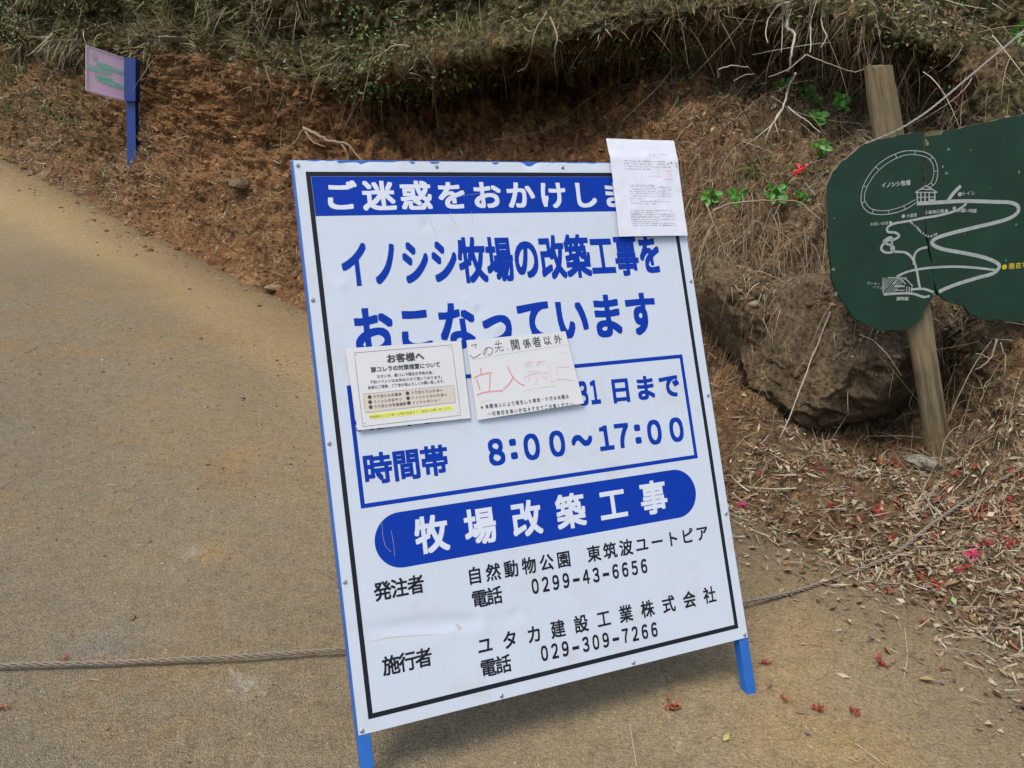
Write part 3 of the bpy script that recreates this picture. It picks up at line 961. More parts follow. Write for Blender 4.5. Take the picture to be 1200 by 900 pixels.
mod = face.modifiers.new('thickness', 'SOLIDIFY'); mod.thickness = .0012; mod.offset = -1; face.modifiers.new('split', 'EDGE_SPLIT').split_angle = math.radians(50)


def on_face(x, y, z):
    """print follows the dents of the sheet"""
    fx = np.clip(x / BW * (nx - 1), 0, nx - 1.001); fy = np.clip(y / BH * (ny - 1), 0, ny - 1.001)
    i, j = int(fx), int(fy); a, b = fx - i, fy - j
    zz = (pz[j * nx + i, 2] * (1 - a) * (1 - b) + pz[j * nx + i + 1, 2] * a * (1 - b) + pz[(j + 1) * nx + i, 2] * (1 - a) * b + pz[(j + 1) * nx + i + 1, 2] * a * b)
    return (x, y + .16, zz + z)


def rect(mb, x0, y0, x1, y1, z, step=.0095):
    xs = np.linspace(x0, x1, max(2, int(abs(x1 - x0) / step) + 2)); ys = np.linspace(y0, y1, max(2, int(abs(y1 - y0) / step) + 2))
    n0 = len(mb.v)
    for y in ys:
        for x in xs: mb.v.append(on_face(x, y, z))
    for j in range(len(ys) - 1):
        for i in range(len(xs) - 1):
            a = n0 + j * len(xs) + i; mb.f.append((a, a + 1, a + 1 + len(xs), a + len(xs)))


ZP = .0002
m = MB(); bx0, bx1, by0, by1, bw = .0262, 1.0735, .0305, 1.3465, .0115
rect(m, bx0, by0, bx0 + bw, by1, ZP); rect(m, bx1 - bw, by0, bx1, by1, ZP)
rect(m, bx0 + bw, by0, bx1 - bw, by0 + bw, ZP); rect(m, bx0 + bw, by1 - bw, bx1 - bw, by1, ZP)
m.build('border_line', M_black, board)
m = MB(); rect(m, bx0 + bw + .0005, 1.234, bx1 - bw - .0005, by1 - bw - .0005, ZP); m.build('header_band', M_blue, board)
m = MB(); x0, x1, y0, y1, bw2 = .0655, 1.0245, .5145, .812, .0105
rect(m, x0, y0, x0 + bw2, y1, ZP); rect(m, x1 - bw2, y0, x1, y1, ZP); rect(m, x0 + bw2, y0, x1 - bw2, y0 + bw2, ZP); rect(m, x0 + bw2, y1 - bw2, x1 - bw2, y1, ZP)
m.build('schedule_box', M_blue, board)
# rounded bar, built as a strip of columns
m = MB(); pr = .0665; pcx0, pcx1, pcy = .0885 + pr, 1.0015 - pr, .4265
cols = []
for i in range(15): a = math.pi / 2 * i / 14; cols.append((pcx0 - pr * math.cos(a), pr * math.sin(a)))
cols += [(x, pr) for x in np.linspace(pcx0, pcx1, 90)[1:-1]]
for i in range(15): a = math.pi / 2 * i / 14; cols.append((pcx1 + pr * math.sin(a), pr * math.cos(a)))
for x, hh in cols: m.v += [on_face(x, pcy + hh * q_, ZP) for q_ in np.linspace(-1, 1, 13)]
for i in range(len(cols) - 1):
    for j in range(12): a = 13 * i + j; m.f.append((a, a + 13, a + 14, a + 1))
m.build('rounded_bar', M_blue, board)
# scratches through the blue of the rounded bar
m = MB()
for pts in ([(448, 613), (449, 628), (452, 640), (459, 647)], [(459, 622), (462, 638), (463, 652)]):
    ribbon([bpt(*p) for p in pts], .0009, ZP * 2.2, on_face, m)
for pts in ([(528, 247), (531, 258), (536, 264)], [(553, 247), (555, 260)], [(526, 232), (560, 226), (585, 225)], [(540, 175), (543, 181)], [(505, 259), (512, 275)]):
    ribbon([bpt(*p) for p in pts], .0007, ZP * 2.6, on_face, m)
m.build('scratch', M_grey_ink, board)
ZL = .0004


def put(text, c0, c1, wh, bold, mat, name='lettering', centres=None):
    n = len(text)
    cc = centres if centres is not None else lin(c0, c1, n)
    letters(text, cc, wh, ZL, bold, on_face).build(name, mat, board)


put('ご迷惑をおかけします', (.1045, 1.2845), (.1045 + .0971 * 9, 1.2815), (.076, .072), .031, M_wprint)
put('イノシシ牧場の改築工事を', (.1215, 1.1095), (.966, 1.1075), (.068, .112), .036, M_blue)
put('おこなっています', (.1456, .9385), (.9095, .937), (.094, .118), .038, M_blue)
put('期間', (.112, .7335), (.235, .7335), (.064, .066), .034, M_blue)
put('31', (.694, .7315), (.7305, .7315), (.030, .068), .04, M_blue)
put('日まで', (.8095, .729), (.9665, .727), (.063, .066), .036, M_blue)
put('時間帯', (.1166, .6045), (.2605, .6045), (.064, .070), .036, M_blue)
put('8:00', 0, 0, (.046, .070), .036, M_blue, centres=[(.4255, .606), (.4735, .608), (.525, .6075), (.5985, .607)])
put('～', (.6715, .606), (.672, .606), (.056, .085), .04, M_blue)
put('17:00', 0, 0, (.046, .070), .036, M_blue, centres=[(.7445, .605), (.7945, .605), (.8435, .604), (.8965, .603), (.9685, .602)])
put('牧場改築工事', (.2305, .4275), (.8645, .4265), (.076, .084), .030, M_wprint)
put('発注者', (.0941, .3145), (.176, .3145), (.038, .042), .024, M_black)
put('自然動物公園', (.3267, .3095), (.5726, .3075), (.036, .040), .022, M_black)
put('東筑波ユートピア', (.6612, .3075), (1.0017, .3065), (.037, .040), .022, M_black)
put('電話', (.3318, .2515), (.3715, .2515), (.038, .041), .022, M_black)
put('0299-43-6656', (.4835, .2545), (.8045, .2495), (.0195, .039), .030, M_black)
put('施行者', (.0936, .1405), (.1735, .1405), (.038, .042), .024, M_black)
put('ユタカ建設工業株式会社', (.3305, .1375), (.9965, .1365), (.037, .042), .022, M_black)
put('電話', (.3318, .0825), (.372, .0825), (.038, .041), .022, M_black)
put('029-309-7266', (.4845, .0855), (.808, .0795), (.0195, .039), .030, M_black)

# angle-steel frame behind the sheet, legs and rear legs
def bar(a, b, w1, w2, name, mat=M_steel, par=board):
    a = np.array(a, float); b = np.array(b, float); d = b - a; L_ = np.linalg.norm(d); d /= L_
    s = np.cross(d, [0, 0, 1.]); s = s / np.linalg.norm(s) if np.linalg.norm(s) > .1 else np.array([1., 0, 0]); t_ = np.cross(s, d)
    mb = MB(); mb.box((a + b) / 2, L_ / 2, w1 / 2, w2 / 2, (d, s, t_)); o = mb.build(name, mat, par)
    bv = o.modifiers.new('bevel', 'BEVEL'); bv.width = .002; bv.segments = 2
    return o


y0f, y1f = .16, .16 + BH
bar((.0105, y0f, -.0225), (.0105, y1f + .003, -.0225), .028, .028, 'frame_upright')
bar((BW - .0105, y0f, -.0225), (BW - .0105, y1f + .003, -.0225), .028, .028, 'frame_upright')
bar((.0255, y1f - .0105, -.0225), (BW - .0255, y1f - .0105, -.0225), .028, .0275, 'frame_rail')
bar((.0255, y0f + .016, -.0225), (BW - .0255, y0f + .016, -.0225), .026, .0275, 'frame_rail')
bar((.0255, y0f + .72, -.0225), (BW - .0255, y0f + .72, -.0225), .026, .0275, 'frame_rail')
for x in (.0125, BW - .0125):
    bar((x, -.012, -.0225), (x, y0f - .0005, -.0225), .030, .030, 'leg')
# rear legs hinged near the top, feet on the ground behind
bk = np.array([wex, wey, wez])
for x in (.06, BW - .06):
    top = np.array([x, y1f - .10, -.05])
    wtop = ORG + bk.T @ top
    wf = wtop + np.array([.33, .86, 0]) / np.linalg.norm([.33, .86]) * .80
    # find the ground straight below that point
    g_, _n = gnd(wf[0], wf[1]); g_ = g_ - [0, 0, .01]
    loc = bk @ (g_ - ORG)
    bar(tuple(top), tuple(loc), .026, .026, 'rear_leg')

# screws round the edge
scr = MB()
for i in range(8):
    a0, a1 = 2 * math.pi * i / 8, 2 * math.pi * (i + 1) / 8
c = [(math.cos(2 * math.pi * i / 10), math.sin(2 * math.pi * i / 10)) for i in range(10)]
for rr, zz in ((.0052, 0), (.0050, .0014), (.0032, .0028)):
    scr.v += [(x * rr, y * rr, zz) for x, y in c]
for k_ in range(2):
    for i in range(10): j = (i + 1) % 10; scr.f.append((k_ * 10 + i, k_ * 10 + j, k_ * 10 + 10 + j, k_ * 10 + 10 + i))
scr.f.append(tuple(range(20, 30)))
s0 = scr.build('screw', M_zinc, board)
spots = [(.0095, 1.362), (.0085, 1.026), (.0085, .678), (.0085, .351), (.0085, .0085), (.3567, .0085), (.7322, .0085), (1.0905, .0085), (1.0905, .348), (1.0905, .687), (1.0905, 1.022), (.3638, 1.361), (.7284, 1.361)]
for i, (x, y) in enumerate(spots):
    o = s0 if i == 0 else link(s0.copy(), board)
    o.location = on_face(x, y, .0003)
# a few blue chips where the top edge has lost its white
m = MB()
for x, w_ in ((.115, .010), (.30, .008), (.36, .014), (.53, .011)):
    pts = [(x + w_ * math.cos(a) * rng.uniform(.8, 1.1), BH - .001 + .0055 * -abs(math.sin(a)) * rng.uniform(.6, 1.1)) for a in np.linspace(0, math.pi, 9)]
    m.poly([on_face(px_, py_, .0009) for px_, py_ in pts][::-1])
m.build('paint_chip', M_steel, board)
# muddy smear and rust marks low on the sheet
m = MB()
for pts, wd in (([(535, 731), (541, 738), (546, 750)], [.003, .012, .004]), ([(432, 753), (455, 748), (490, 745), (520, 744)], [.001, .004, .003, .001])):
    ribbon([bpt(*p) for p in pts], wd, ZP * .6, on_face, m)
m.build('smear', mat_plain('dusty_smear', (.47, .44, .38), .8, .1, 30), board)


# ------------------------------------------------------------------ sheets of paper on the board
def sheet(name, corners, label, mat, lift=.004, curl=None, crum=0.0):
    """corners in pixels tl,tr,br,bl on the board plane; returns root, mapper from pixels, mapper f(u,v,z)"""
    C = [bpt(*p) for p in corners]
    root = bpy.data.objects.new(name, None); link(root)
    o0 = C[3]
    root.matrix_world = frame_matrix(ORG + wex * o0[0] + wey * (o0[1] + .16) + wez * lift, wex, wey, wez)
    tag(root, label, 'notice', 'paper notices taped to the board')
    C = [c_ - o0 for c_ in C]
    def S(u, v, z=0.0):
        p = (C[3] * (1 - u) + C[2] * u) * (1 - v) + (C[0] * (1 - u) + C[1] * u) * v
        return (p[0], p[1], z + zf(u, v))
    def zf(u, v):
        z = .0006 + (0 if curl is None else curl(u, v))
        if crum:
            q_ = np.array([[u * 5.3, v * 6.7, .5]])
            z += float(fbm(q_, 3, 77, True)[0]) * crum
        return z
    k_ = 26
    V = [S(u, v) for v in np.linspace(0, 1, k_) for u in np.linspace(0, 1, k_)]
    ib = np.arange(k_ * k_).reshape(k_, k_)
    FQ = np.stack([ib[:-1, :-1], ib[:-1, 1:], ib[1:, 1:], ib[1:, :-1]], -1).reshape(-1, 4)
    pg = mesh_np('paper', V, FQ, mat, root, smooth=not crum)
    md = pg.modifiers.new('thickness', 'SOLIDIFY'); md.thickness = .0003; md.offset = -1; pg.modifiers.new('split', 'EDGE_SPLIT').split_angle = math.radians(50)
    def inv(px, py):
        t_ = bpt(px, py) - o0; u, v = .5, .5
        for _ in range(12):
            p = np.array(S(u, v)[:2]); e = t_ - p
            Ju = (C[2] - C[3]) * (1 - v) + (C[1] - C[0]) * v; Jv = (C[0] - C[3]) * (1 - u) + (C[1] - C[2]) * u
            du = np.linalg.solve(np.array([Ju, Jv]).T, e); u += du[0]; v += du[1]
        return np.array([u, v])
    W_, H_ = np.linalg.norm(C[2] - C[3]), np.linalg.norm(C[0] - C[3])
    def fm(x, y, z): return S(x / W_, y / H_, z)            # paper metres
    def pm(px, py): q_ = inv(px, py); return np.array([q_[0] * W_, q_[1] * H_])
    return root, fm, pm, W_, H_


def patchq(mb, c4, z, fm, n_=14):
    A_, B_, C_, D_ = [np.array(c_) for c_ in c4]
    n0 = len(mb.v)
    for j in range(n_ + 1):
        for i in range(n_ + 1):
            u, v = i / n_, j / n_; p = (A_ * (1 - u) + B_ * u) * (1 - v) + (D_ * (1 - u) + C_ * u) * v
            mb.v.append(fm(p[0], p[1], z))
    for j in range(n_):
        for i in range(n_): a = n0 + j * (n_ + 1) + i; mb.f.append((a, a + n_ + 1, a + n_ + 2, a + 1))


def plines(root, fm, a, b, rows_, hh, mat, name='print_line', dens=.8):
    """rows of illegible small print as broken strokes between two corners a (upper left), b (lower right)"""
    mb = MB()
    for i in range(rows_):
        y = a[1] + (b[1] - a[1]) * (i / max(rows_ - 1, 1)); x = a[0]; end = a[0] + (b[0] - a[0]) * rng.choice([1, 1, .96, .6])
        while x < end:
            w_ = rng.uniform(.0012, .0034)
            if rng.random() < dens:
                hq = hh * rng.uniform(.35, 1)
                yo = rng.uniform(-.3, .3) * (hh - hq)
                mb.poly([fm(x, y + yo, .0005), fm(x + w_ * .75, y + yo, .0005), fm(x + w_ * .75, y + yo + hq, .0005), fm(x, y + yo + hq, .0005)])
            x += w_
    mb.build(name, mat, root)


# 1: printed notice, lower left
kq = [(404.5, 408.5), (540, 399.5), (551, 490), (418.5, 504.5)]
root, fm, pm, W_, H_ = sheet('printed_notice', kq, 'laminated printed sheet with a beige list box and yellow highlighted line, left on the board', M_paper, .0022,
                             lambda u, v: .003 * (1 - v) ** 6 * (u - .3) ** 2 + .002 * math.sin(u * 3 + 1) * (1 - v))
q6 = lambda x, y: pm(400 + x / 7.5, 390 + y / 7.5)
m = MB()
ol = [q6(112, 178), q6(968, 108), q6(1048, 725), q6(186, 825)]
ribbon(sum([lin(ol[i], ol[(i + 1) % 4], 6)[:-1] for i in range(4)], []), .0009, .0004, fm, m, closed=True); m.build('border_line', M_ink, root)
for p in ((132, 195), (945, 130), (1020, 706), (202, 800)):
    c = q6(*p); mb = MB(); mb.poly([fm(c[0] + .0012 * math.cos(a), c[1] + .0012 * math.sin(a), .0005) for a in np.linspace(0, 2 * math.pi, 9)[:-1]]); mb.build('corner_dot', M_ink, root)
M_beige = mat_plain('beige_print', (.56, .50, .41), .35, .03, 20)
M_yel = mat_plain('yellow_highlight', (.66, .66, .13), .4, .08, 60)
bxp = [q6(188, 540), q6(985, 462), q6(1002, 612), q6(208, 705)]
m = MB(); patchq(m, bxp, .0003, fm); m.build('list_box', M_beige, root)
m = MB(); ribbon(sum([lin(bxp[i], bxp[(i + 1) % 4], 6)[:-1] for i in range(4)], []), .0006, .0005, fm, m, closed=True); m.build('list_border', M_ink, root)
m = MB(); hp = [q6(243, 716), q6(985, 638), q6(990, 680), q6(248, 765)]; patchq(m, hp, .0003, fm); m.build('highlight', M_yel, root)
def ptext(text, a, b, wh, bold, mat, jit=0.0, name='lettering', par=None, f=None, qq=None, z=.0006):
    letters(text, lin((qq or q6)(*a), (qq or q6)(*b), len(text)), wh, z, bold, f or fm, jit).build(name, mat, par or root)
ptext('お客様へ', (434, 228), (684, 207), (.0205, .021), .035, M_ink)
ptext('豚コレラの対策措置について', (280, 326), (845, 280), (.0118, .0125), .03, M_ink)
ptext('ただいま、豚コレラ発生の予防の為、', (322, 385), (808, 348), (.0077, .008), .012, M_ink)
ptext('下記イベントはお休みさせて頂いております。', (262, 435), (885, 388), (.0077, .008), .012, M_ink)
ptext('皆様のご理解、ご了承の程よろしくお願い致します。', (243, 484), (905, 425), (.0068, .008), .012, M_ink)
for (x, y), s_ in zip(((246, 567), (249, 611), (255, 655), (578, 533), (583, 576), (590, 618)), ('うり坊とのお散歩', 'イノシシのおやつ', 'うり坊との写真撮影', 'うり坊とのふれあい', 'イノシシとのふれあい', 'イノシシのショー')):
    c = q6(x, y); mb = MB(); mb.poly([fm(c[0] + .0048 * math.cos(a), c[1] + .0048 * math.sin(a), .0006) for a in np.linspace(0, 2 * math.pi, 17)[:-1]]); mb.build('bullet', M_ink, root)
    ln = (len(s_) - 1) * 32
    ptext(s_, (x + 42, y - 4), (x + 42 + ln, y - 4 - ln * .1), (.0075, .0078), .015, M_ink)
ptext('動物園をお立ち寄りの際は係員までご連絡をお願い致します。', (258, 742), (968, 661), (.006, .0065), .008, mat_plain('olive_ink', (.30, .30, .07), .6), z=.0006)

# 2: handwritten notice, centre
tq = [(546, 399), (662, 388.5), (683, 473), (559, 492.5)]
root, fm, pm, W_, H_ = sheet('handwritten_notice', tq, 'laminated handwritten sheet with faded red characters, taped in the middle of the board', M_paper, .0026,
                             lambda u, v: .016 * max(0, u - .55) ** 2 * (1 - v) ** 3 + .004 * (1 - v) * abs(math.sin(3 * u)))
q7 = lambda x, y: pm(540 + x / 7.826, 385 + y / 7.826)
hw = lambda strokes, wd, mat, name: [ribbon(smooth_path([q7(*p) for p in s_], 5), wd, .0006, fm).build(name, mat, root) for s_ in strokes]
M_pen = mat_plain('felt_pen_black', (.075, .07, .07), .6, .2, 60)
M_red = mat_plain('faded_red_marker', (.62, .27, .25), .5, .15, 40)
M_red2 = mat_plain('bleached_red_marker', (.66, .48, .46), .5, .1, 40)
M_ltg = mat_plain('bleached_green_marker', (.56, .66, .42), .5, .1, 40)
# この先、関係者以外, drawn stroke by stroke where simple, typed thin where dense
S1 = [[(90, 160), (120, 150), (140, 148), (125, 180)], [(82, 245), (105, 270), (140, 260), (178, 232)],
      [(240, 175), (225, 215), (210, 245), (205, 215), (225, 185), (260, 175), (288, 195), (275, 235), (240, 245)],
      [(322, 120), (315, 150)], [(305, 150), (370, 138)], [(340, 105), (340, 175)], [(300, 180), (380, 170)], [(335, 178), (330, 200), (308, 222)], [(352, 175), (355, 205), (385, 200), (388, 185)],
      [(420, 185), (428, 198)]]
hw(S1, .0016, M_pen, 'pen_stroke')
letters('関係者以外', [q7(*p) for p in ((493, 150), (600, 140), (690, 125), (785, 112), (885, 100))], (.0235, .026), .0006, .016, fm, .08).build('lettering', M_pen, root)
S2 = [[(178, 362), (180, 400), (185, 418)], [(115, 455), (180, 425), (280, 405)], [(140, 465), (158, 520), (170, 560)], [(262, 420), (262, 500), (255, 575)], [(140, 612), (220, 585), (380, 570)],
      [(420, 345), (450, 410), (480, 460), (530, 505), (578, 525)], [(470, 450), (440, 505), (385, 560)]]
hw(S2, .0033, M_red, 'marker_stroke')
S3 = [[(575, 325), (665, 310)], [(622, 290), (622, 360)], [(618, 325), (580, 365)], [(625, 325), (655, 350)], [(680, 310), (760, 300)], [(712, 285), (712, 350)], [(708, 312), (680, 350)], [(715, 312), (755, 335)],
      [(610, 400), (715, 388)], [(570, 455), (660, 415), (790, 408)], [(680, 420), (690, 500), (672, 512)], [(625, 450), (610, 480)], [(740, 440), (790, 470)],
      [(870, 300), (885, 480)], [(880, 360), (990, 350)], [(820, 495), (900, 465), (1030, 480)], [(800, 345), (830, 500)]]
hw(S3, .0021, M_red2, 'marker_stroke')
S4 = [[(550, 575), (680, 548), (860, 525)], [(170, 680), (280, 650)], [(880, 235), (960, 215)]]
hw(S4, .0022, M_ltg, 'marker_stroke')
S5 = [[(90, 290), (300, 255), (600, 205), (980, 150)]]
hw(S5, .0005, M_grey_ink, 'ruled_line')
letters('※無断進入により発生した事故・ケガは当園は', lin(q7(195, 722), q7(965, 625), 21), (.0085, .0105), .0006, .018, fm, .1).build('lettering', M_pen, root)
letters('一切責任を負いかねますのでご注意ください。', lin(q7(255, 785), q7(1040, 690), 21), (.0085, .0105), .0006, .018, fm, .1).build('lettering', M_pen, root)

# 3: weathered letter, top right, its upper end bent back over the board edge
wq = [(711, 161.5), (790, 164.5), (804, 277), (724, 278)]
root, fm, pm, W_, H_ = sheet('weathered_letter', wq, 'creased white letter sheet sticking up past the top right edge of the board', M_paper2, .003,
                             lambda u, v: -.06 * max(0, v - .78) ** 1.2 + .002 * math.exp(-((v - .79) / .03) ** 2) + .002 * (1 + math.sin(5 * v + 2 * u)), .0035)
q8 = lambda x, y: pm(700 + x / 6.925, 155 + y / 6.925)
for a, b, n_ in (((410, 186), (560, 210), 2), ((205, 240), (560, 312), 4), ((405, 366), (520, 374), 1), ((240, 436), (600, 455), 2), ((245, 470), (600, 530), 4), ((248, 548), (420, 552), 1), ((255, 570), (600, 590), 2), ((255, 645), (620, 690), 4), ((260, 700), (630, 765), 5)):
    A_, B_ = q8(*a), q8(*b)
    plines(root, fm, A_, B_, n_, .0028, M_grey_ink, dens=.7)
m = MB(); sp = [q8(526, 316), q8(590, 316), q8(598, 388), q8(532, 388)]; ribbon(sum([lin(sp[i], sp[(i + 1) % 4], 4)[:-1] for i in range(4)], []), .0016, .0006, fm, m, closed=True)
ribbon(lin(q8(545, 330), q8(552, 380), 3), .002, .0006, fm, m); ribbon(lin(q8(565, 325), q8(575, 380), 3), .002, .0006, fm, m)
m.build('red_seal', mat_plain('faded_seal', (.62, .45, .47), .6), root)
m = MB()
for _ in range(5):
    c = q8(rng.uniform(560, 640), rng.uniform(250, 290)); m.poly([fm(c[0] + rng.uniform(.0015, .004) * math.cos(a), c[1] + rng.uniform(.0015, .003) * math.sin(a), .0009) for a in np.linspace(0, 2 * math.pi, 8)[:-1]])
m.build('dirt_spot', mat_plain('dirt', (.25, .22, .15), .9), root)

# ------------------------------------------------------------------ green wooden map board on its post
pb, pnrm = hit(1097, 536)
MY = float(pb[1]) - .03
o_m = at(1090, 260, MY)
mx = np.array([1, .10, 0.0]); mx /= np.linalg.norm(mx); mz = np.cross(mx, [0, 0, 1.]); myv = np.array([0, 0, 1.])   # mz points towards the viewer
if mz[1] > 0: mz = -mz
tilt = 0.0; tmy = myv * math.cos(tilt) - mz * math.sin(tilt); tmz = np.cross(mx, tmy)
if tmz[1] > 0: tmz = -tmz
mapr = bpy.data.objects.new('map_signboard', None); link(mapr)
mapr.matrix_world = frame_matrix(o_m, mx, tmy, tmz)
tag(mapr, 'dark green wooden map board with painted white paths on a weathered brown post', 'map sign')


def mpt(px, py, z=0.0):
    d = ray(px, py); oo = o_m + tmz * z; t_ = ((oo - EYE) @ tmz) / (d @ tmz); v = EYE + d * t_ - oo
    return np.array([v @ mx, v @ tmy])


qm = lambda x, y: mpt(950 + x / 3.332, 130 + y / 3.332)
mf = lambda x, y, z: (x, y, z)
M_mg = mat_plain('dark_green_paint', (.010, .037, .022), .6, .25, 5, spec=.3, bumpd=.0015, dirt=((.05, .085, .05), 22, .66, .5))
M_mw = mat_plain('old_white_paint', (.34, .37, .345), .7, .2, 40, dirt=((.05, .08, .06), 30, .6, .8))
M_my = mat_plain('yellow_paint', (.55, .42, .02), .6, .1, 20)
M_edge = mat_wood('bare_edge_wood', (.10, .075, .045), (.24, .19, .12), (6, 30, 30))
def jag(pts, step=.02, a_=.0015):
    out = []
    for i in range(len(pts)):
        a, b = pts[i], pts[(i + 1) % len(pts)]; n_ = max(1, int(np.linalg.norm(b - a) / step))
        for k_ in range(n_): out.append(a + (b - a) * k_ / n_ + rng.normal(0, a_, 2))
    return out


Lo = [(437, 78), (380, 90), (300, 104), (230, 115), (195, 138), (170, 160), (120, 200), (85, 240), (66, 285), (60, 330), (65, 400), (70, 480), (75, 560), (85, 660), (105, 715), (130, 750), (160, 795), (190, 820), (225, 842), (270, 855), (350, 858), (385, 850), (410, 835), (430, 812), (441, 785), (470, 742), (487, 712), (482, 660), (462, 560), (447, 470), (441, 300), (440, 160)]
Ro = [(446, 100), (505, 92), (520, 78), (580, 66), (650, 50), (740, 34), (833, 13), (1000, -15), (1130, -28), (1190, 10), (1215, 90), (1235, 300), (1240, 560), (1225, 740), (1180, 810), (1090, 832), (960, 828), (833, 820), (780, 826), (735, 812), (700, 817), (660, 810), (620, 790), (595, 760), (560, 752), (525, 740), (500, 716), (489, 690), (468, 560), (453, 470), (447, 300), (446, 160)]
for Os, nm, th in ((Lo, 'left_board', .018), (Ro, 'right_board', .018)):
    pts = jag([qm(*p) for p in Os])
    m = MB(); m.prism([(p[0], p[1], 0) for p in pts], (0, 0, -th)); o = m.build('board', M_mg, mapr)
    o.data.materials.append(M_edge)
    for pl in o.data.polygons:
        if abs(pl.normal.z) < .5 and pl.center.y > -.05: pl.material_index = 1
# bare wood strip where the top edge split off
m = MB(); pts = [qm(*p) for p in ((447, 84), (503, 74), (504, 98), (448, 106))]; m.prism([(p[0], p[1], -.0005) for p in pts], (0, 0, -.016)); m.build('bare_strip', M_edge, mapr)
# paint of the map
m = MB()
outer = smooth_path([qm(*p) for p in ((462, 300), (487, 280), (496, 235), (484, 190), (450, 163), (385, 155), (330, 168), (270, 203), (225, 255), (200, 310), (199, 362), (225, 395), (270, 405), (320, 400), (370, 384), (412, 358))], 6)
inner = smooth_path([qm(*p) for p in ((455, 292), (474, 272), (481, 235), (472, 200), (445, 178), (387, 170), (336, 184), (283, 216), (240, 262), (213, 315), (212, 352), (234, 380), (275, 390), (318, 385), (362, 371), (408, 346))], 6)
ribbon(outer, .0032, .0006, mf, m); ribbon(inner, .0028, .0006, mf, m)
for i in range(4, len(outer) - 2, 8): ribbon([outer[i], inner[min(i, len(inner) - 1)]], .003, .0008, mf, m)
m.build('fence_loop_line', M_mw, mapr)
PXM = .3 * MY / FPX                                       # metres per crop pixel
def path(pts, wd, name='path_line', z=.0006, mat=None): return ribbon(smooth_path([qm(*p) for p in pts], 7), wd * PXM, z, mf).build(name, mat or M_mw, mapr)
path([(415, 362), (500, 357), (600, 352), (720, 355), (780, 358), (808, 372), (806, 398), (760, 425), (640, 455), (540, 480), (488, 498), (474, 517), (510, 538), (600, 555), (680, 573), (728, 594), (735, 612), (710, 635), (650, 652), (560, 680), (500, 706)], 14)
path([(536, 350), (558, 320), (586, 292)], 13, z=.0008)
path([(608, 362), (570, 388), (500, 408), (440, 418), (380, 430), (325, 440), (300, 455), (302, 472), (330, 475), (345, 488), (325, 502), (295, 508), (275, 535), (290, 552), (320, 550), (322, 530), (300, 520), (285, 510), (305, 495), (318, 500), (318, 545), (370, 553), (398, 578), (412, 615), (420, 660), (426, 692)], 9, z=.0010)
path([(402, 600), (405, 562), (425, 540), (455, 532)], 9, z=.0012)
path([(335, 647), (380, 627), (450, 614), (550, 608), (640, 612), (725, 622)], 9, z=.0014)
path([(390, 697), (440, 695), (480, 708)], 9, z=.0006); path([(285, 717), (350, 712), (400, 714), (440, 726), (465, 722)], 9, z=.0008)
m = MB()
for i, t_ in enumerate(np.linspace(0, 1, 13)):
    A_ = cat(np.array([(390, 435), (415, 455), (430, 472), (460, 490), (490, 480)], float), np.array([t_ * 4]))[0]
    c = qm(*A_); m.poly([(c[0] + rng.uniform(.7, 1.2) * .005 * math.cos(a), c[1] + .005 * rng.uniform(.7, 1.2) * math.sin(a), .0009) for a in np.linspace(0, 2 * math.pi, 7)[:-1]])
m.build('dotted_trail', M_mw, mapr)
# little house, hatched house
m = MB()
def ml(pts, wd, z=.0008): ribbon([qm(*p) for p in pts], wd * PXM, z, mf, m)
ml([(408, 318), (450, 292), (494, 318)], 4); ml([(408, 318), (494, 318)], 4, .001)
for x in (416, 430, 446, 462, 484): ml([(x, 320), (x, 357)], 5, .0009)
ml([(414, 338), (488, 336)], 3, .0011); ml([(462, 350), (486, 350)], 10, .0012); ml([(425, 306), (475, 306)], 4, .0013)
for i in range(12): ml([(282 + i * 8, 652), (282, 660 + i * 8) if i < 7 else (282 + (i - 6) * 8, 712)], 2.2, .0009)
ml([(282, 650), (282, 712)], 3); ml([(282, 712), (392, 712)], 3, .001); ml([(300, 650), (375, 652)], 3, .001)
ml([(322, 676), (346, 652), (370, 676)], 4, .0012); ml([(370, 655), (398, 684)], 4, .0012); ml([(328, 684), (366, 684)], 7, .0014); ml([(328, 700), (366, 700)], 4, .0014)
for x in (374, 384, 394): ml([(x, 686), (x, 710)], 4, .0013)
m.build('house_drawing', M_mw, mapr)
def mtext(s_, a, b, wh, bold=.02, mat=None): letters(s_, lin(qm(*a), qm(*b), len(s_)), (wh[0] * PXM, wh[1] * PXM), .0012, bold, mf).build('lettering', mat or M_mw, mapr)
mtext('イノシシ牧場', (285, 290), (380, 280), (17, 19), .03)
mtext('トイレ', (597, 323), (634, 320), (15, 16), .02)
mtext('大展望', (380, 410), (408, 406), (12, 13), .02)
mtext('小動物広場', (452, 397), (512, 391), (13, 14), .02)
mtext('お願い地蔵', (580, 388), (640, 390), (14, 14), .02)
mtext('お願い地蔵', (238, 442), (296, 438), (12, 12), .01)
mtext('センター', (226, 672), (265, 676), (11, 11), .012); mtext('ハウス', (248, 687), (275, 691), (11, 11), .012)
mtext('資料館', (342, 733), (374, 733), (15, 14), .03)
mtext('●', (583, 325), (583, 325), (18, 18), .03); mtext('●', (362, 411), (362, 411), (15, 15), .03); mtext('●', (530, 390), (530, 390), (15, 15), .03); mtext('●', (561, 380), (561, 380), (15, 15), .03); mtext('●', (312, 436), (312, 436), (13, 13), .03)
mtext('●現在地', (757, 609), (838, 600), (22, 22), .02, M_my)
